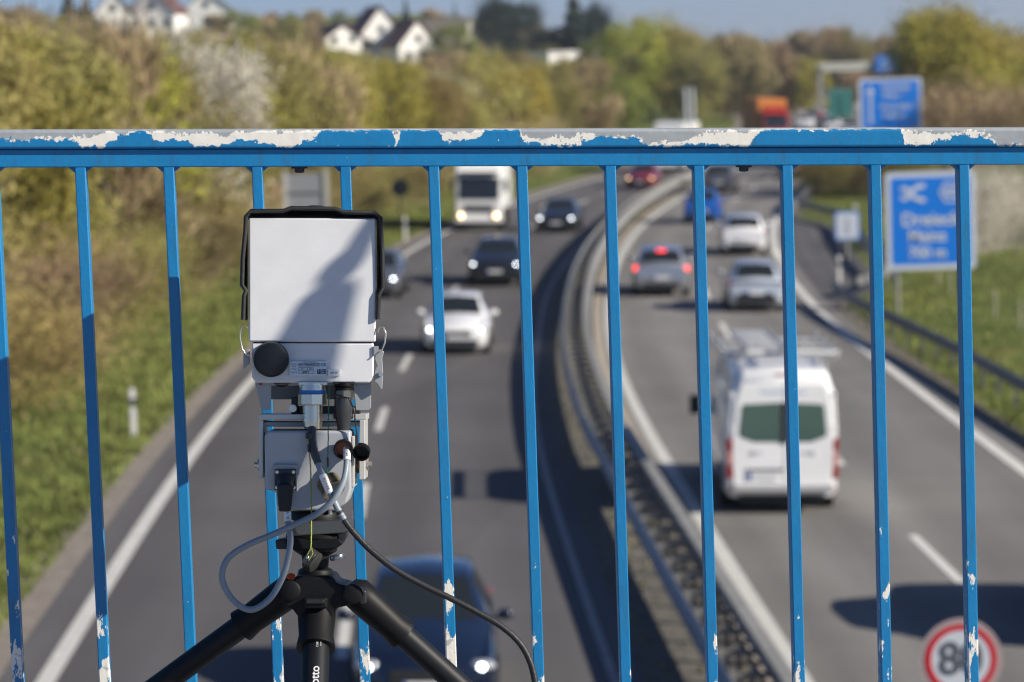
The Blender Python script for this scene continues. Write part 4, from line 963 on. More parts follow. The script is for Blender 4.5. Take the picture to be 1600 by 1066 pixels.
band('in the tall right stand', 'yellow-green stand on the right', [1474, 1488, 1496, 1500, 1530, 1562, 1595, 1630], 215, 10, [30, 8, 20, 26, 48, 42, 52, 45], ['fresh', 'olive', 'fresh', 'olive', 'fresh', 'olive', 'fresh', 'olive'], (.9, 1.15))
band('at the foot of the right stand', 'bushes at the foot of the right stand', [1468, 1476, 1486, 1500, 1535, 1570, 1600], 196, 6, [150, 140, 135, 142, 138, 140, 130], ['scrubgreen', 'scrubgreen', 'scrub', 'scrubgreen', 'scrub', 'scrubgreen', 'scrub'], (1.2, 1.5))
band('behind the exit sign', 'blossoming hedge behind the exit sign', [1545, 1585, 1625], 122, 2, [258, 250, 246], ['hedgeblossom', 'hedgeblossom', 'hedgeblossom'], (1.1, 1.4))
band('in the lay-by bushes', 'bushes beside the lay-by', [1290, 1318, 1346, 1378, 1420], 172, 8, [262, 255, 258, 250, 252], ['scrubgreen', 'scrubgreen', 'scrubgreen', 'scrub', 'scrubgreen'], (1.2, 1.6))
band('on the village hill', 'trees on the village hill', [10, 45, 85, 235, 320, 355, 395, 430, 465, 500, 690, 745, 725, 880, 990], 470, 20, [10, 20, 15, 45, 40, 26, 22, 28, 30, 40, 66, 62, 36, 66, 56], ['bare', 'bare', 'olive', 'bare', 'green', 'bare', 'green', 'bare', 'olive', 'bare', 'olive', 'bare', 'green', 'olive', 'olive'], (1.1, 1.5))
band('in the belt below the village', 'brown belt below the village', [20, 60, 105, 150, 195, 240, 285, 330, 375, 420, 465, 510, 555, 600, 650, 700, 745, 790, 840, 890, 940], 385, 15, [70, 60, 66, 54, 62, 72, 58, 56, 56, 62, 66, 92, 100, 98, 100, 96, 90, 98, 124, 128, 116], ['bare', 'bare', 'olive', 'bare', 'bare', 'olive'], (1.1, 1.5))
band('along the skyline', 'trees along the skyline', [300, 338, 372, 408, 442, 478, 512, 548, 585, 622, 655, 690, 728, 762, 800, 838, 872, 905, 940, 980, 1020, 1060, 1100], 640, 15, [22, 18, 24, 20, 16, 22, 20, 14, 18, 26, 22, 18, 24, 30, 34, 40, 46, 44, 50, 56, 58, 60, 60],
     ['green', 'bare', 'olive', 'dark', 'bare', 'green', 'bare'], (1.2, 1.6))
for i, (px, top, Y, wd) in enumerate(((128, -14, 430, 1.5), (156, -8, 436, 1.35), (652, -5, 520, .6), (728, 2, 545, .35), (785, -2, 500, .62), (832, 6, 505, .6), (912, -18, 470, 1.1), (950, 8, 476, .5), (868, 46, 480, .6), (978, 40, 470, .5), (590, 60, 505, .7))):
    x = (px-800)/4667*Y; h = atY(px, top, Y).z - gz(x, Y)
    rd = px in (785, 832, 868, 950, 975, 590)
    tree(x, Y, h, 'darkround' if rd else 'dark', i % 3, f'{"broad dark evergreen" if rd else "dark conifer"}, {ORD[i] if i else "leftmost"} from left of the evergreens round the village' if i not in (2, 3) else ('slim dark conifer right of the white gabled houses' if i == 2 else 'slimmest dark conifer beside the beige roofed house'), 'dark conifers round the village', wd*1.3, i)

# ------------------------------------------------------------------ village
WALLM = mat('render_white', (.88, .86, .82), .8, var=.04); ROOFM = mat('roof_dark_red', (.12, .05, .045), .8, var=.2, vscale=2, bump=.4); ROOFG = mat('roof_grey', (.16, .16, .17), .8, var=.15)
ROOFB = mat('roof_beige', (.42, .36, .27), .8, var=.15); WIN = mat('house_window', (.04, .05, .07), .15)
def house(px, Y, topy, w_, d_, eave, label, roof=ROOFM, yaw=0.0, flat=False, wall=WALLM):
    x = (px-800)/4667*Y; g = gz(x, Y); H = atY(px, topy, Y).z - g; mx = Matrix.Translation((x, Y, g)) @ Matrix.Rotation(yaw, 4, 'Z')
    r = empty('house', None, label, 'house', 'houses on the hill', mx=mx); he = H*eave; a = w_/2
    b = MB()
    if flat: b.box((0, 0, H/2-.5), (w_, d_, H+1)); b.build('wall', wall, r)
    else: b.prism([(-a, -d_/2, -1), (a, -d_/2, -1), (a, -d_/2, he), (0, -d_/2, H-.15), (-a, -d_/2, he)], (0, d_, 0)); b.build('wall', wall, r)
    if flat:
        q = MB(); q.box((0, 0, H+.12), (w_+.6, d_+.6, .24)); rf = q.build('roof', roof, r)
    else:
        q = MB(); sl_ = (H-he)/a
        for s in (-1, 1):
            q.prism([(0, -d_/2-.3, H), (s*(a+.35), -d_/2-.3, he-.35*sl_), (s*(a+.35), -d_/2-.3, he-.35*sl_+.25), (0, -d_/2-.3, H+.28)], (0, d_+.6, 0))
        rf = q.build('roof', roof, r)
        q = MB(); q.box((a*.4, d_*.15, H-.1), (.6, .6, 1.3)); q.build('chimney', ROOFG, rf)
    nf = max(1, int((he+.5)//2.8)); nw = max(2, int(w_//2.6))
    for f in range(nf + (0 if flat else 1)):
        ks = range(nw) if f < nf else range(1)
        for k in ks:
            wx = (-a + (k+.5)*w_/nw) if f < nf else 0
            q = MB(); q.box((wx, -d_/2-.01, 1.5+f*2.8), (1.1, .08, 1.3)); q.build('window', WIN, r)
    return r
house(541, 520, 40, 6.6, 9, .42, 'white gabled house at the left end of the white trio on the hill', yaw=RAD(22))
house(602, 524, 12, 6.6, 9, .5, 'tallest white gabled house in the middle of the white trio on the hill', yaw=RAD(18))
house(654, 518, 33, 7.5, 9, .42, 'white gabled house at the right end of the white trio on the hill', yaw=RAD(25))
house(575, 540, 38, 12, 8, .2, 'dark red roofed house tucked behind the white trio', yaw=RAD(80))
house(716, 530, 30, 7, 9, .5, 'house with beige roof right of the white trio', roof=ROOFB, yaw=RAD(60))
house(893, 446, 82, 9.0, 8, .5, 'long low white building in front of the conifers', flat=True, roof=WALLM, yaw=RAD(28))
house(198, 500, -12, 7, 8, .6, 'white house behind the left conifers at the top edge', yaw=RAD(8))
house(268, 505, -18, 8, 8, .6, 'pale house at the top edge with dark bushes below', yaw=RAD(-10))
house(62, 510, 8, 6, 8, .6, 'small pale blue-grey house at the top left', roof=ROOFG, wall=mat('render_bluegrey', (.45, .5, .58), .8))
house(345, 540, -12, 10, 8, .6, 'pale house half hidden in the trees right of the top left houses', roof=ROOFG)
house(772, 500, 82, 4.5, 6, .6, 'small white house low between the trees under the beige roof', roof=ROOFG)
house(460, 500, 78, 4.5, 6, .6, 'small white house low in the brown trees left of the trio', roof=ROOFG)
house(930, 440, 88, 5, 6, .55, 'small white gabled house at the right end of the long low building', yaw=RAD(20))
house(590, 800, 4, 30, 10, .6, 'long dark red roof on the skyline behind the white trio', yaw=RAD(0), roof=ROOFM, flat=True) if False else None
# ------------------------------------------------------------------ haze
if HAZE > 0:
    hm_ = bpy.data.materials.new('haze_air'); hm_.use_nodes = True; n_ = hm_.node_tree.nodes; n_.remove(n_['Principled BSDF'])
    pv = n_.new('ShaderNodeVolumePrincipled'); pv.inputs['Color'].default_value = (.86, .92, 1.0, 1); pv.inputs['Density'].default_value = HAZE; pv.inputs['Anisotropy'].default_value = .3
    hm_.node_tree.links.new(pv.outputs[0], n_['Material Output'].inputs['Volume'])
    b = MB(); b.box((0, 4400, 50), (6800, 9800, 160)); h_ = b.build('haze', hm_, kind='stuff')
# ------------------------------------------------------------------ verge grass: tufts nobody could count
def tufts(name, spots, label_m, hmin, hmax, seed):
    r_ = np.random.default_rng(seed); P = np.array([(x, y, gz(x, y)) for x, y in spots]); n = len(P)
    a = r_.uniform(0, 2*np.pi, n); h = r_.uniform(hmin, hmax, n)[:, None]; w_ = h*.35; d = np.stack([np.cos(a), np.sin(a), 0*a], 1); ln = r_.normal(size=(n, 3))*.25; ln[:, 2] = 1
    V = np.stack([P-d*w_, P+d*w_, P+d*w_*.5+ln*h, P-d*w_*.3+ln*h*.9], 1).reshape(-1, 3)
    o = bpy.data.objects.new(name, mk_mesh(name, V, label_m)); COL.objects.link(o); o['kind'] = 'stuff'
rg = random.Random(3); GM = mat('grass_blades', (.215, .25, .07), .8, var=.5, vscale=.8, trans=.3, spec=.15); GM2 = mat('dry_blades', (.26, .23, .11), .85, var=.4, vscale=1.5, trans=.2, spec=.15)
sp1 = []; sp2 = []
for _ in range(52000):
    y = rg.uniform(34, 170); x = Le(y) - 1.05 - rg.expovariate(.42); (sp1 if rg.random() < .86 or x > Le(y)-1.5 else sp2).append((x, y))
for _ in range(30000):
    y = rg.uniform(50, 170); x = Re(y) + (1.0 + 3.2*sm(93, 104, y)*(1-sm(134, 150, y))) + rg.expovariate(.3); (sp1 if rg.random() < .85 else sp2).append((x, y))
for _ in range(1800):
    y = rg.uniform(34, 160); x = rg.uniform(Lk(y)+.4, C(y)-.6); sp2.append((x, y))
tufts('grass', sp1, GM, .03, .13, 1); tufts('dry_grass', sp2, GM2, .03, .12, 2)
#@@NEXT3
# ------------------------------------------------------------------ radar device on its tripod
DD = 4.45; SS = FPX/DD
BYAW = RAD(4)
def DV(px, py, c=0.0):                      # device frame: parallel to the picture plane, c metres away from the viewer
    return EYE + CF*(DD+c) + CR*((px-800)/SS) - CU*((py-533)/SS)
_pc = DV(489, 500, 0)
_yr = Matrix.Rotation(BYAW, 3, CU)
def BV(px, py, c=0.0):                      # box frame: turned a little towards the right verge
    q = DV(489 + (px-489)/math.cos(BYAW), py, c) - _pc
    return _pc + _yr @ q
PX = 1/SS
BOXP = mat('box_grey_paint', (.665, .67, .685), .42, var=.045, vscale=22, bump=.10, bscale=900, coat=.15)
BOXD = mat('bracket_grey', (.33, .34, .35), .45, .25, var=.06, bump=.1, bscale=300)
ALU = mat('aluminium', (.60, .58, .55), .42, .4, var=.06); CHROME = mat('nickel_plated', (.70, .64, .54), .28, .9, var=.05)
BLKP = mat('black_plastic', (.018, .019, .021), .42, bump=.15, bscale=400); BLKR = mat('black_rubber', (.012, .012, .013), .55, bump=.7, bscale=700, var=.3, vscale=300)
CAPB = mat('black_anodised', (.008, .011, .016), .4, spec=.25); LBLK = mat('tripod_black', (.008, .008, .009), .5, spec=.2)
GUN = mat('gunmetal', (.16, .155, .14), .35, .8); CABG = mat('cable_grey', (.23, .27, .31), .42); CABK = mat('cable_black', (.018, .018, .02), .5, bump=.3, bscale=500)
LABW = mat('label_white', (.82, .82, .82), .4); LABS = mat('type_plate_silver', (.55, .60, .66), .35, .3); INKD = mat('label_ink', (.03, .035, .05), .5)
BRASS = mat('worn_brass', (.30, .24, .15), .35, .8, var=.2, vscale=200); BLR = mat('connector_blue_ring', (.01, .16, .55), .4); RDI = mat('cap_inside_red', (.20, .035, .02), .4)
CORD = mat('green_cord', (.02, .16, .07), .7); CORDY = mat('yellow_green_cord', (.30, .36, .06), .7); ORG = mat('orange_mark', (.8, .10, .02), .5); DARKIN = mat('dark_inside', (.01, .01, .011), .8)
foot = DV(490, 930, .05)
dev = empty('speed_camera', DV(489, 798, .05), 'grey boxed traffic speed camera with black rubber hood, mounted on a tripod in front of the railing', 'speed camera')
dev['label'] = 'grey boxed speed camera with black rubber hood, standing on the black tripod'
DO = dev.location.copy()
def part(b, name, m=None, parent=None, bevel=0, smooth=None, bseg=2):
    """vertices are in world space; stored relative to the device origin"""
    o = b.build(name, m, parent or dev, smooth=smooth, bevel=bevel, bseg=bseg, org=DO); return o
def poly(F, pts, c0, c1):
    b = MB(); n = len(pts); vs = [F(x, y, c0) for x, y in pts] + [F(x, y, c1) for x, y in pts]
    b.add(vs, [tuple(range(n)), tuple(reversed(range(n, 2*n)))] + [(i, n+i, n+(i+1) % n, (i+1) % n) for i in range(n)]); return b
def rect(F, x0, y0, x1, y1, c0, c1): return poly(F, [(x0, y0), (x1, y0), (x1, y1), (x0, y1)], c0, c1)
def ax(F): o = F(489, 500); return (F(490, 500)-o).normalized(), (F(489, 499)-o).normalized(), (F(489, 500, 1)-o).normalized()   # right, up, away
bR, bU, bF = ax(BV); dR, dU, dF = ax(DV)
def cyl(F, px, py, c, axis, prof, n=28):      # profile in photo pixels
    b = MB(); b.lathe(F(px, py, c), axis, [(t*PX, r*PX) for t, r in prof], n); return b
# housing
part(rect(BV, 389, 341, 587, 534.5, 0, .185), 'lid', BOXP, bevel=.0028, smooth=35, bseg=3)
part(poly(BV, [(394, 536), (584, 536), (584, 590), (577, 598.5), (401, 598.5), (394, 590)], .0035, .180), 'housing', BOXP, bevel=.0025, smooth=35, bseg=3)
part(rect(BV, 396, 533, 582, 538, .006, .17), 'seal', DARKIN)
# hood: thin sheet round top and sides with rubber edge trim
edge = [(380.5, 500), (382, 463), (385, 454), (378.8, 446), (380, 405), (384, 362), (385, 339), (392.5, 330.5), (443, 330), (455, 325.5), (524, 326.5), (536, 331.5), (585.5, 333), (594, 340), (597, 394), (598, 449), (591.5, 461), (590, 499)]
inner = [(x + (4 if x < 388 else (-4 if x > 588 else 0)), y + (4 if y < 345 else 0)) for x, y in edge]
b = MB(); nE = len(edge)
vs = [BV(x, y, -.004) for x, y in edge] + [BV(x+(1.6 if x < 400 else (-1.6 if x > 580 else 0)), y+(1.6 if y < 345 else 0), -.004) for x, y in edge]
def clampx(x, y): return (max(383.5, min(592.5, x)), max(334.5, y))
vs2 = [BV(*clampx(x, y), .12) for x, y in edge]
vs3 = [BV(max(385.5, min(590.5, clampx(x, y)[0])), max(337, y), .12) for x, y in edge]
V = vs + vs2 + vs3; f = []
for i in range(nE-1): f += [(i, i+1, 2*nE+i+1, 2*nE+i), (nE+i+1, nE+i, 3*nE+i, 3*nE+i+1), (i+1, i, nE+i, nE+i+1), (2*nE+i, 2*nE+i+1, 3*nE+i+1, 3*nE+i)]
b.add(V, f); hood = part(b, 'hood', mat('hood_black', (.016, .016, .018), .6))
b = MB(); b.tube([BV(x, y, -.004) for x, y in edge], 3.6*PX, 10); part(b, 'rubber_trim', BLKR, hood, smooth=60)
part(cyl(BV, 493, 327, .05, bU, [(0, 10), (3, 13), (7, 13), (8, 11), (8, 0.1)], 18), 'top_knob', BLKP, smooth=40)
# round black cap
c_ = cyl(BV, 424, 561.5, .004, -bF, [(0, 28), (6, 28), (20, 27.2), (23.5, 25.5), (25, 22), (25, 0.1)], 48); part(c_, 'round_cap', CAPB, smooth=40)
# type plate
tp = part(rect(BV, 452.5, 564.5, 510, 588, -.0005, .004), 'type_plate', LABS)
def btext(s, px, py, size, m, parent, c=-.0009, bold=0, align='CENTER', F=BV):
    o_ = F(px, py, c); R3 = Matrix((bR, bU, -bF)).transposed().to_4x4(); R3.translation = o_ - DO
    return text_mesh(s, size*PX, m, 'lettering', parent, R3, .00008, bold*PX, align)
def brule(x0, y0, x1, y1, parent, m=INKD, t=.45):
    for a in ((x0, y0, x1, y0+t), (x0, y1-t, x1, y1), (x0, y0, x0+t, y1), (x1-t, y0, x1, y1)):
        yield rect(BV, *a, -.0008, .001)
def frames(lst, parent):
    b = MB()
    for q in lst:
        for r_ in brule(*q, parent): b.add(r_.v, r_.f)
    part(b, 'printed_boxes', INKD, parent)
frames([(466.5, 567.8, 500, 572.6), (466.5, 574.3, 480, 578.6), (480, 574.3, 490, 578.6), (466.5, 579.6, 490, 584)], tp)
btext('MADE IN GERMANY', 484, 566.1, 2.4, INKD, tp); btext('401190000600233', 483, 570.2, 4.2, INKD, tp, bold=.08); btext('CE', 505, 570.3, 6.2, INKD, tp, bold=.1)
btext('Product', 459.5, 569.2, 2.6, INKD, tp); btext('Code', 459.5, 572.6, 2.6, INKD, tp); btext('Voltage', 459.5, 576.5, 2.6, INKD, tp); btext('Serial-No.', 459.5, 581.6, 2.6, INKD, tp)
btext('10 -', 473, 576.6, 3.8, INKD, tp); btext('DC', 485.5, 576.6, 3.8, INKD, tp); btext('40937', 477.5, 581.9, 4.2, INKD, tp, bold=.08)
b = MB()
for k in range(3): q = rect(BV, 495.5+k*2.55, 577.2, 497.3+k*2.55, 584.0, -.0010, .001); b.add(q.v, q.f)
q = rect(BV, 495.5, 582.6, 502.4, 584.4, -.0011, .001); b.add(q.v, q.f)
for k in range(3): q = rect(BV, 503.4, 577.2+k*2.7, 508.6, 578.9+k*2.7, -.0010, .001); b.add(q.v, q.f)
q = rect(BV, 507.0, 577.2, 508.8, 584.4, -.0011, .001); b.add(q.v, q.f)
part(b, 'maker_emblem', mat('emblem_navy', (.02, .03, .09), .5), tp)
l2 = part(rect(BV, 512.5, 577.5, 531, 587.5, -.0006, .004), 'white_label', LABW, bevel=.0003); btext('WT LT', 521.8, 583.0, 4.0, INKD, l2, c=-.001, bold=.05)
# latches
for side, pts, pl, lp in ((-1, [(388, 513), (381, 508), (377, 515), (375.8, 528), (379, 545), (384, 553), (391, 556)], [(381, 552), (391, 556), (391, 568), (386, 572), (381, 578), (380.5, 562)], [(386, 546), (391, 546), (391, 560), (386, 560)]),
        (1, [(590, 520), (593, 511), (599, 511.5), (602.5, 521), (601.5, 535), (596, 548), (586, 556)], [(587, 548), (595, 546), (600, 550), (597, 560), (598.5, 585), (597, 609), (594, 608), (589, 600), (585, 597), (585, 580), (589, 572), (585, 562)], [(583, 541), (591, 541), (591, 552), (583, 556)])):
    b = MB(); b.tube([BV(x, y, -.002) for x, y in pts], 1.25*PX, 8); la = part(b, 'latch_bail', CHROME, smooth=50)
    part(poly(BV, pl, .004, .016), 'latch_lever', BOXD, bevel=.001); part(poly(BV, lp, .0, .02), 'latch_hook', BOXD, bevel=.0008)
b = cyl(BV, 594.5 if True else 0, 585, .002, -bF, [(0, 4), (3, 3.5), (3, .1)], 12); part(b, 'latch_screw', CHROME, smooth=40)
# flange and side cheeks under the box
part(rect(BV, 399, 597.5, 580, 603, .02, .165), 'base_plate', BOXD, bevel=.001)
part(poly(BV, [(399, 600), (424, 600), (424, 640), (417, 642), (408, 639)], .02, .024), 'cheek', BOXD, bevel=.0008)
part(poly(BV, [(552, 600), (580, 600), (580, 638), (576, 642), (556, 642)], .02, .024), 'cheek', BOXD, bevel=.0008)
part(rect(BV, 420, 602, 556, 626, .09, .10), 'rear_plate', mat('plate_grey_dark', (.20, .205, .215), .5, .3))
part(cyl(BV, 407.5, 599.5, .012, -bF, [(0, 3), (2, 2.6), (3, .1)], 12), 'indicator', mat('indicator_red', (.35, .01, .01), .2), smooth=50)
b = poly(BV, [(426, 598.5), (455, 598.5), (447, 604), (440, 605.5), (433, 604)], .02, .04); part(b, 'drain_lip', DARKIN)
# U bracket that holds the box over the rotator
BM = .028
part(rect(DV, 402, 648, 571, 657, BM, BM+.09), 'yoke_bar', ALU, bevel=.0008)
part(rect(DV, 407, 660.5, 566, 668, BM+.01, BM+.08), 'yoke_shelf', BOXD, bevel=.0008)
for (x0, x1, y1) in ((402, 409, 749), (560, 569, 751)):
    part(rect(DV, x0, 656.8, x1, y1, BM, BM+.09), 'yoke_arm', ALU, bevel=.0012)
part(rect(DV, 452, 622, 462, 648, .04, .07), 'tilt_block', BLKP, bevel=.001)
part(rect(DV, 462, 636, 560, 649, .05, .08), 'tilt_block', BLKP, bevel=.001)
part(cyl(DV, 455, 639, .035, -dF, [(0, 6), (3, 6), (3, 4), (8, 4), (8, .1)], 14), 'tilt_screw', CHROME, smooth=40)
for px, ax_, py in ((402, -dR, 729), (569, dR, 728)):
    part(cyl(DV, px, py, .055, ax_, [(-1, 7), (2, 7), (2, 10), (4, 10), (4, 4.5), (9.5, 4.5), (9.5, .1)], 16), 'pivot_bolt', CHROME, smooth=40)
part(cyl(DV, 560, 730, .055, -dR, [(0, 12), (12, 12)], 22), 'pivot_boss', mat('bronze_boss', (.12, .09, .06), .4, .6), smooth=40)
part(cyl(DV, 409, 730, .055, dR, [(0, 14), (8, 14)], 22), 'pivot_boss', BOXD, smooth=40)
# rotator body: barrel with its axis across
rot_pts = [(418, 673), (548, 673), (549, 765), (542, 786), (524, 798), (448, 798), (432, 792), (431, 768), (414, 765), (413, 680)]
part(poly(DV, rot_pts, .0, .10), 'rotator_body', mat('rotator_grey', (.40, .415, .44), .42, .1, bump=.10, bscale=700), bevel=.006, bseg=4, smooth=50)
part(rect(DV, 549, 682, 553, 762, .01, .09), 'end_plate', ALU, bevel=.001)
part(rect(DV, 428, 725.5, 464, 766, -.006, .01), 'socket_pad', BOXD, bevel=.0008)
part(rect(DV, 430, 733, 463.5, 765, -.012, .0), 'socket_flange', BLKP, bevel=.001)
for (x, y) in ((433.8, 737), (459.5, 737), (433.5, 761), (460, 761.5)):
    part(cyl(DV, x, y, -.012, -dF, [(0, 3.0), (1.2, 2.7), (1.6, .1)], 12), 'screw', CHROME, smooth=50)
part(cyl(DV, 447, 748, -.004, (-dF*.6-dU*.8), [(0, 15), (8, 15), (12, 13.5), (17, 13.5), (17, 12.5), (24, 12.5)], 24), 'socket_collar', BLKP, smooth=35)
part(cyl(DV, 447, 758, -.020, (-dU*.98-dF*.1), [(0, 12.5), (14, 12), (30, 10.5), (38, 9.5), (40, 8), (40, .1)], 22), 'plug', mat('plug_black', (.012, .012, .013), .6, bump=.5, bscale=900), smooth=40)
# silver connector under the box
part(rect(BV, 466.5, 597, 511, 602, -.0 , .04), 'connector_flange', CHROME, bevel=.0006)
for x in (470.5, 505): part(cyl(BV, x, 602.5, .004, -bU, [(0, 3), (2.4, 3), (3, 1)], 10), 'screw', CHROME, smooth=50)
cn = part(cyl(BV, 488.5, 599, .010, -bU, [(0, 17), (3, 17), (3, 20), (11, 20.5), (11, 18)], 30), 'silver_connector', CHROME, smooth=35)
part(cyl(BV, 488.5, 610, .010, -bU, [(0, 20.6), (1, 21.4), (4, 21.4), (5, 20.6)], 30), 'blue_ring', BLR, cn, smooth=35)
part(cyl(BV, 488.5, 615, .010, -bU, [(0, 22), (1.5, 23), (17, 23), (18.5, 21)], 8), 'hex_nut', CHROME, cn, bevel=.0006)
part(cyl(BV, 488.5, 633, .010, -bU, [(0, 15.5), (12, 15.5), (12, 14), (14, 14), (14, 15.5), (18, 15.5), (18, 14.5), (20, 14.5), (20, 16), (26, 16), (26, 15), (34, 14.5), (37.5, 12), (37.5, .1)], 30), 'cable_gland', CHROME, cn, smooth=30)
# black connector
kn = part(rect(BV, 520, 596.5, 554, 600.5, -.0, .035), 'connector_flange', BLKP, bevel=.0006)
part(cyl(BV, 537, 598, .010, -bU, [(0, 13), (3, 13), (3, 15.5), (5, 15.5), (5, 13), (7, 15), (9, 13), (13, 13)], 24), 'black_connector', LBLK, smooth=35)
part(cyl(BV, 537, 610, .010, -bU, [(0, 14.5), (1.5, 15.5), (11, 15.5), (13, 14)], 8), 'hex_nut', GUN, bevel=.0006)
part(cyl(BV, 536.5, 623, .010, -bU, [(0, 14), (6, 14.5), (20, 14), (30, 12.5), (40, 10.5), (52, 9), (70, 8.5), (80, 8)], 22), 'plug', mat('plug_grey_black', (.035, .037, .04), .3), smooth=40)
for s in (-1, 1): part(cyl(BV, 536.5+s*12, 651, .016, bR*s, [(0, 4.5), (3, 4), (4, .1)], 12), 'plug_lug', BLKP, smooth=50)
# dust caps
def dustcap(px, py, r_, c, axis, m, ins, F=DV, deep=10, name='dust_cap'):
    b = cyl(F, px, py, c, axis, [(-deep, r_*.86), (-deep+1.5, r_), (-4, r_), (-4, r_*.94), (-2.5, r_*.94), (-2.5, r_*1.02), (0, r_*1.02), (0, r_*.82), (-deep+3, r_*.78), (-deep+3, .1)], 30)
    o = part(b, name, m, smooth=35)
    part(cyl(F, px, py, c, axis, [(-deep+3.2, r_*.77), (-deep+3.5, .1)], 24), 'cap_inside', ins, o); return o
a1 = (-dF - dU*.25).normalized()
dustcap(536.8, 702.5, 15, -.012, a1, LBLK, RDI); dustcap(564, 708.5, 13.5, -.006, (-dF*.9-dU*.45-dR*.15).normalized(), LBLK, DARKIN, deep=12)
dustcap(523, 766, 18.5, -.014, (dR*.50-dU*.62-dF*.60).normalized(), BRASS, RDI, deep=24)
# strings
def strg(pts, r_, m, name='cord', F=DV):
    P = []
    for i in range(len(pts)-1):
        for k in range(8):
            t = k/8; P.append(tuple(pts[i][j]*(1-t)+pts[i+1][j]*t + (random.uniform(-.35, .35) if j == 0 else 0) for j in range(3)))
    P.append(pts[-1]); b = MB(); b.tube([F(*p) for p in P], r_*PX, 6); return part(b, name, m, smooth=60)
strg([(514.5, 604, -.003), (514.5, 640, -.012), (514.2, 680, -.022), (514.0, 716, -.026)], 1.0, CORD); strg([(514, 714, -.026), (514.2, 728, -.026)], 2.2, BLKP, 'cord_sleeve')
strg([(514, 727, -.026), (512.3, 732, -.026), (514, 739, -.026), (515.8, 733, -.026), (514.2, 727, -.026)], .8, CORD)
strg([(481.5, 686, -.012), (484, 700, -.015), (486.5, 730, -.014), (487, 760, -.014), (488, 800, -.016), (488.5, 835, -.03), (488.5, 850, -.04), (488, 858, -.045)], 1.2, CORDY)
strg([(483.5, 694, -.015), (484.5, 706, -.016)], 2.4, BLKP, 'cord_sleeve')
strg([(490, 852, -.045), (484, 862, -.047), (486, 872, -.05), (492, 862, -.047), (490, 852, -.045)], .7, CORDY)
strg([(521, 617, .0), (545, 622, -.008), (554, 640, -.01), (557, 670, -.008), (559, 697, -.005)], 1.3, BLKP)
part(cyl(DV, 484, 681, -.010, (-dU), [(-5, 6), (4, 6)], 14), 'cable_clamp', BLKP, smooth=40)
# cables: smooth curves through photo points
def crv(pts, n=10):
    P = [Vector(p) for p in pts]; out = []
    for i in range(len(P)-1):
        p0 = P[max(i-1, 0)]; p1 = P[i]; p2 = P[i+1]; p3 = P[min(i+2, len(P)-1)]
        for k in range(n):
            t = k/n; out.append(.5*((2*p1) + (p2-p0)*t + (2*p0-5*p1+4*p2-p3)*t*t + (3*p1-p0-3*p2+p3)*t**3))
    out.append(P[-1]); return out
cabA = crv([DV(451, 796, -.024), DV(452, 815, -.026), DV(456, 840, -.03), DV(453, 868, -.035), DV(444, 900, -.04), DV(425, 932, -.045), DV(398, 948, -.05), DV(374, 938, -.05), DV(357, 915, -.05), DV(352, 893, -.05), DV(362, 868, -.05),
            DV(392, 848, -.05), (DV(428, 833, -.048)), DV(462, 818, -.045), DV(497, 801, -.042), DV(522, 780, -.04), DV(538, 752, -.032), DV(543, 722, -.02), DV(541, 697, .0), DV(538, 680, .01)])
ca = empty('cable', DV(451, 800, -.025), 'grey cable looping left from the rotator socket back up to the camera box', 'cable')
def partc(b, name, m, parent, **k): return b.build(name, m, parent, org=parent.location, **k)
b = MB(); b.tube(cabA, 4.9*PX, 14); partc(b, 'sheath', CABG, ca, smooth=60)
def sleeve(cv, i0, i1, parent, s, r_=5.9, rot=0, fl=1):
    b = MB(); b.tube(cv[i0:i1+1], r_*PX, 14); sl_ = partc(b, 'marker_sleeve', LABW, parent, smooth=60)
    m_ = cv[(i0+i1)//2]; d = (cv[i1]-cv[i0]).normalized(); z = (EYE-m_).normalized(); x = d*fl; y = z.cross(x).normalized(); z = x.cross(y)
    mt_ = Matrix((x, y, z)).transposed().to_4x4(); mt_.translation = m_ + z*(r_+.3)*PX - parent.location
    text_mesh(s, 6*PX, INKD, 'lettering', sl_, mt_, .0001, .0)
sleeve(cabA, 2, 9, ca, 'A 10', fl=1); sleeve(cabA, 171, 180, ca, 'RADAR', fl=-1)
cabB = crv([DV(487, 668, -.0), DV(489, 690, -.008), DV(494, 712, -.016), DV(503, 735, -.022), DV(512, 756, -.028), DV(521, 775, -.032), DV(532, 797, -.034), DV(550, 824, -.036), DV(580, 856, -.038), DV(618, 886, -.04), DV(662, 911, -.04),
            DV(706, 932, -.04), DV(748, 954, -.04), DV(785, 976, -.04), DV(812, 1001, -.04), DV(828, 1030, -.04), DV(836, 1064, -.04), DV(840, 1110, -.04), DV(846, 1200, -.03), DV(860, 1310, 0)])
cb = empty('cable', DV(487, 668, 0), 'thick cable turning from grey to black and dropping right across the bars', 'cable')
b = MB(); b.tube(cabB[:66], 5.2*PX, 14); partc(b, 'grey_sheath', CABG, cb, smooth=60)
b = MB(); rr_ = [5.0*PX*(1+.05*math.sin(i*2.4)) for i in range(len(cabB)-60)]; b.tube(cabB[60:], 5, 14, rs=[6.0*PX if i < 2 else r_ for i, r_ in enumerate(rr_)]); partc(b, 'black_conduit', CABK, cb, smooth=60)
b = MB(); b.tube(cabB[:26], 6.2*PX, 12, rs=[(6.6 if i < 22 else 5.9)*PX for i in range(26)]); partc(b, 'heat_shrink', mat('shrink_dark_grey', (.05, .053, .058), .45), cb, smooth=60)
sleeve(cabB, 33, 47, cb, 'POWER', r_=6.3, fl=1)

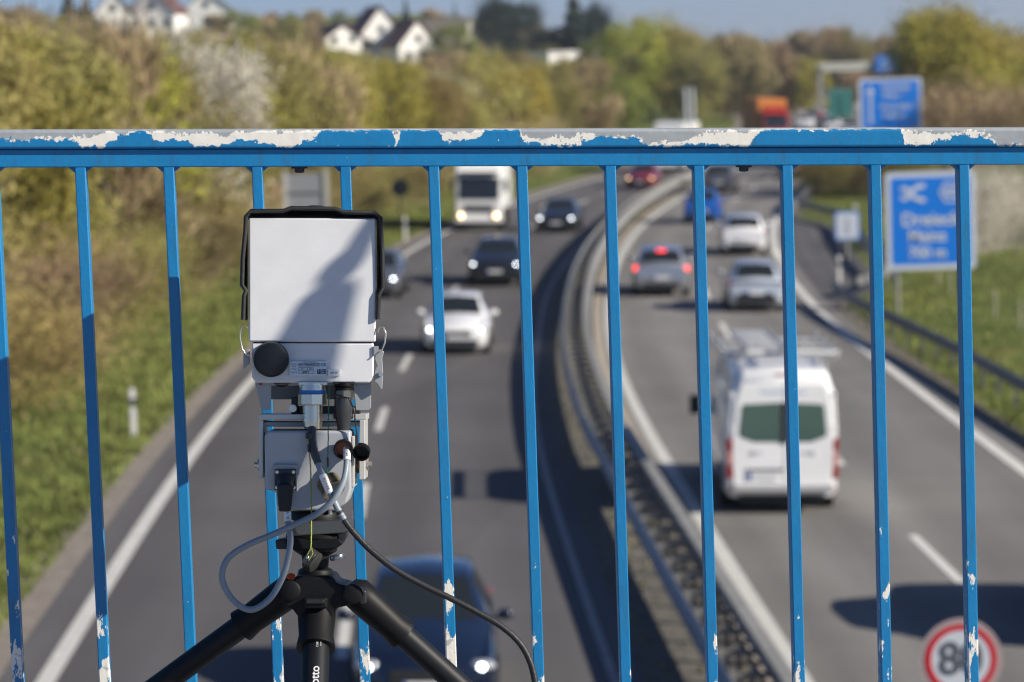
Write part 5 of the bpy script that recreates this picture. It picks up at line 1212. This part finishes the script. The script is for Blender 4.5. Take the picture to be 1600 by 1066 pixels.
# ---- tripod
tri = empty('tripod', foot, 'black photographic tripod with three splayed legs carrying the speed camera', 'tripod')
def V3(px, py, c=0.0):                       # upright frame through the same plane
    return DV(px, py, c)
up = Vector((0, 0, 1)); TO = tri.location.copy()
def tp_(b, name, m, parent=None, **k): return b.build(name, m, parent or tri, org=TO, **k)
def tc(px, py, c, prof, n=32, axis=None): b = MB(); b.lathe(DV(px, py, c), axis or -dU, [(t*PX, r*PX) for t, r in prof], n); return b
HC = .045
tp_(tc(490, 797, HC, [(0, 8), (5, 8), (5, 40), (8, 42), (17, 42), (18, 38)]), 'head_disc', LBLK, smooth=35)
for x, m_ in ((472, LBLK), (515, CHROME)): tp_(tc(x, 795, HC-.03, [(0, 3.5), (10, 3.5)], 10), 'head_pin', m_, smooth=35)
tp_(poly(DV, [(456, 816), (532, 812), (545, 820), (538, 833), (460, 838), (452, 826)], .0, .085), 'quick_plate', GUN, bevel=.002)
tp_(tc(492, 835, HC, [(0, 46), (3, 49), (7, 49), (9, 44)]), 'clamp_disc', LBLK, smooth=35)
tp_(poly(DV, [(444, 842), (530, 842), (536, 850), (525, 858), (450, 860)], .0, .085), 'clamp_body', LBLK, bevel=.002)
tp_(poly(DV, [(428, 846), (447, 842), (447, 860), (430, 860)], .02, .06), 'clamp_knob', BLKP, bevel=.002)
tp_(poly(DV, [(524, 828), (538, 820), (543, 828), (541, 842), (530, 850)], .01, .05), 'clamp_lever', BLKP, bevel=.002)
tp_(tc(525, 868, .02, [(0, 11), (2, 12), (6, 12), (8, 11)], 24, (dR*.2-dU*.98)), 'lock_wheel', mat('steel_dark', (.3, .32, .35), .25, .9), smooth=35)
tp_(tc(490, 858, HC, [(0, 34), (6, 34), (14, 22), (32, 20), (36, 27), (44, 29), (58, 29), (62, 26)]), 'neck', LBLK, smooth=35)
cp = MB(); a_ = (dR*.25-dU*.3-dF*.9).normalized()
cp.lathe(DV(489, 874, -.02), (dR*.75-dU*.45-dF*.3), [((t)*PX, r_*PX) for t, r_ in [(-9, 13), (-7, 16.5), (0, 16.5), (0, 15), (2, 15), (2, 16.5), (4, 16.5), (4, 15), (6, 15), (6, 16.5), (8, 16.5), (9, 14), (9, .1)]], 28)
cpo = tp_(cp, 'hanging_cap', mat('cap_dull_metal', (.14, .14, .13), .4, .8), smooth=35)
cl = MB(); cl.sphere(DV(483, 869, -.032), 3.5*PX, None, 10); tp_(cl, 'cap_eyelet', CHROME, cpo, smooth=60)
# spider casting
tp_(poly(DV, [(462, 900), (520, 900), (528, 912), (545, 915), (548, 945), (525, 950), (520, 965), (468, 965), (458, 952), (440, 946), (444, 915), (458, 908)], -.01, .10), 'spider', LBLK, bevel=.008, bseg=3, smooth=60)
tp_(tc(455, 901, -.005, [(0, 7), (2, 6.5), (2.5, .1)], 16, dU*.8-dF*.6), 'release_dot', ORG, smooth=50)
tp_(rect(DV, 476, 932, 513, 949, -.026, .0), 'leg_catch', LBLK, bevel=.003)
tp_(rect(DV, 480, 934, 509, 941, -.030, -.02), 'catch_tab', BLKP, bevel=.0015)
def leg(p0, p1, deck_t, r0, tag_, split):
    d = (p1-p0).normalized(); L_ = (p1-p0).length
    t_end = (p0.z-(BL+.01))/(-d.z); n1 = p0 + d*L_*split
    b = MB(); b.lathe(p0, d, [(-.012, r0*.7*PX), (0, r0*1.08*PX), (.02, r0*1.1*PX), (L_*split-.02, r0*1.0*PX), (L_*split-.004, r0*1.12*PX), (L_*split, r0*1.12*PX), (L_*split, r0*.9*PX)], 26)
    lo = tp_(b, 'leg', LBLK, smooth=35)
    b = MB(); b.lathe(n1, d, [(-.01, r0*.80*PX), ((t_end-L_*split)-.03, r0*.78*PX)], 24); tp_(b, 'leg_tube', mat('tripod_tube', (.009, .010, .013), .5, spec=.25), lo, smooth=35)
    b = MB(); b.lathe(p0+d*t_end, d, [(-.04, r0*.55*PX), (-.02, r0*.8*PX), (0, r0*.7*PX)], 16); tp_(b, 'foot', BLKR, lo, smooth=40)
    return lo, d
l1, d1 = leg(DV(452, 925, .05), DV(258, 1068, .09), 0, 24, 'a', .42)
l2_, d2 = leg(DV(553, 930, .05), DV(700, 1068, .09), 0, 24, 'b', .50)
p0 = DV(494, 950, .02); l3, d3 = leg(p0, DV(496, 1110, -.09), 0, 27, 'c', .38)
for (x, y) in ((455, 922), (552, 927)): tp_(tc(x, y, -.012, [(0, 16), (6, 16), (8, 13), (8, .1)], 22, -dF), 'hinge_cap', LBLK, smooth=35)
tp_(poly(DV, [(560, 918), (572, 924), (572, 944), (562, 944)], .0, .05), 'angle_lock', BLKP, bevel=.002)
# lettering on the front leg
WH = mat('leg_print_white', (.75, .75, .75), .5); z_ = -d3.cross(Vector((1, 0, 0))).normalized()
def legtext(s, px, py, size, bold=0):
    c0 = DV(px, py, 0); t = (c0-p0).dot(d3); base_ = p0 + d3*t
    zf = (d3.cross(dR)).normalized()
    if zf.dot(EYE-base_) < 0: zf = -zf
    y_ = -dR; x_ = (y_.cross(zf)).normalized()
    m_ = Matrix((x_, y_, zf)).transposed().to_4x4(); m_.translation = base_ + zf*(27*.80*PX+.0004) + dR*((px-495)*PX) - TO
    return text_mesh(s, size*PX, WH, 'lettering', l3, m_, .0001, bold*PX)
legtext('manfrotto', 497, 1128, 18.5, .3)
legtext('CARBON', 499, 1027, 5); legtext('made in italy', 504, 1027, 3.4)
# ---- the operator beside the camera, outside the picture on the right
def skin_obj(name, verts, edges, material, parent, root=0, sub=2, org=None):
    me = bpy.data.meshes.new(name); me.from_pydata([tuple(Vector(v[:3])-org) for v in verts], edges, []); me.materials.append(material)
    o = bpy.data.objects.new(name, me); COL.objects.link(o); o.parent = parent
    sk = o.modifiers.new('skin', 'SKIN'); sk.use_smooth_shade = True
    for i, v in enumerate(verts):
        r_ = v[3]; o.data.skin_vertices[0].data[i].radius = r_ if isinstance(r_, tuple) else (r_, r_)
    o.data.skin_vertices[0].data[root].use_root = True
    ss = o.modifiers.new('sub', 'SUBSURF'); ss.levels = sub; ss.render_levels = sub
    return o
SKIN = mat('skin', (.52, .32, .23), .55, var=.05); JACK = mat('jacket_navy', (.03, .04, .07), .8, var=.1, bump=.4, bscale=80); TROU = mat('trousers_dark', (.04, .042, .05), .85, var=.1, bump=.3, bscale=90)
HAIR = mat('hair_brown', (.06, .04, .025), .7, bump=.6, bscale=200); SHOE = mat('shoe_black', (.02, .02, .02), .6)
px0, py0 = 1.34, 3.50
zf_ = gz(px0, 0) - gz(0, 0) + BL + .0
P0 = Vector((px0, py0, zf_)); per = empty('person', P0, 'person in navy jacket and dark trousers by the railing, one hand raised, outside the picture', 'person')
El = BV(436, 650, 0) + SUNV*1.60; Mi = BV(488, 520, 0) + SUNV*1.54; Wr = BV(520, 440, 0) + SUNV*1.50; Ha = BV(548, 392, 0) + SUNV*1.49; Fi = BV(584, 338, 0) + SUNV*1.48
Sh = P0 + Vector((-.13, .17, 1.40))
jv = [(*(P0+Vector((0, 0, .92))), (.17, .12)), (*(P0+Vector((0, 0, 1.10))), (.155, .115)), (*(P0+Vector((0, .0, 1.28))), (.17, .12)), (*(P0+Vector((0, .0, 1.42))), (.13, .09)), (*(P0+Vector((0, .01, 1.50))), (.06, .06)),
      (*Sh, .062), (*El, .044), (*Mi, .030), (*Wr, .023),
      (*(P0+Vector((.13, -.17, 1.40))), .062), (*(P0+Vector((.19, -.24, 1.12))), .048), (*(P0+Vector((.12, -.14, .92))), .036)]
body = skin_obj('body', [(*(P0+Vector((0, 0, 1.47))), .055), (*(P0+Vector((0, .015, 1.56))), .055), (*(P0+Vector((0, .02, 1.64))), (.078, .092)), (*(P0+Vector((0, .02, 1.72))), (.072, .086)), (*(P0+Vector((-.02, .11, 1.64))), .016)],
      [(0, 1), (1, 2), (2, 3), (2, 4)], SKIN, per, org=P0)
skin_obj('hand', [(*Wr, .019), (*(Wr.lerp(Ha, .5)), (.026, .015)), (*Ha, (.028, .013))], [(0, 1), (1, 2)], SKIN, per, org=P0)
skin_obj('jacket', jv, [(0, 1), (1, 2), (2, 3), (3, 4), (3, 5), (5, 6), (6, 7), (7, 8), (3, 9), (9, 10), (10, 11)], JACK, per, org=P0)
legs = [(*(P0+Vector((0, 0, .92))), (.15, .11)), (*(P0+Vector((-.02, .09, .84))), .088), (*(P0+Vector((-.03, .10, .48))), .060), (*(P0+Vector((-.02, .10, .10))), .045), (*(P0+Vector((.02, -.09, .84))), .088), (*(P0+Vector((0, -.12, .48))), .060), (*(P0+Vector((.03, -.13, .10))), .045)]
skin_obj('trousers', legs, [(0, 1), (1, 2), (2, 3), (0, 4), (4, 5), (5, 6)], TROU, per, org=P0)
for x, y in ((-.02, .10), (.03, -.13)):
    skin_obj('shoe', [(*(P0+Vector((x+.05, y, .05))), .045), (*(P0+Vector((x-.06, y+.02, .045))), .042), (*(P0+Vector((x-.17, y+.03, .035))), (.045, .03))], [(0, 1), (1, 2)], SHOE, per, org=P0)
hd = (Fi-Ha).normalized(); hs = (SUNV - hd*SUNV.dot(hd)).normalized(); hn = hd.cross(hs)
for k in range(4):
    b0 = Ha + hs*(-.027+.018*k)*.9; L_ = (.062, .072, .067, .052)[k]
    skin_obj('finger', [(*b0, .0085), (*(b0+hd*L_*.5+hn*.004), .008), (*(b0+hd*L_*.9+hn*.012), .0065)], [(0, 1), (1, 2)], SKIN, per, org=P0, sub=1)
t0_ = Wr.lerp(Ha, .35) - hs*.025; skin_obj('thumb', [(*t0_, .010), (*(t0_-hs*.022+hd*.03), .009), (*(t0_-hs*.030+hd*.055), .0075)], [(0, 1), (1, 2)], SKIN, per, org=P0, sub=1)
b = MB(); b.sphere(P0+Vector((.012, -.005, 1.70)), .105, None, 18, (.92, .98, 1.0)); hm = b.build('hair', HAIR, per, smooth=60, org=P0)
for s in (-1, 1):
    b = MB(); b.sphere(P0+Vector((-.035 if s < 0 else .02, .098-.0*s, 1.665)), .012, None, 8); b.build('eye', mat('eye_white', (.7, .7, .68), .3), per, smooth=60, org=P0)
    b = MB(); b.sphere(P0+Vector((.085*s, .02, 1.65)), .022, None, 8, (.4, .7, 1.2)); b.build('ear', SKIN, per, smooth=60, org=P0)
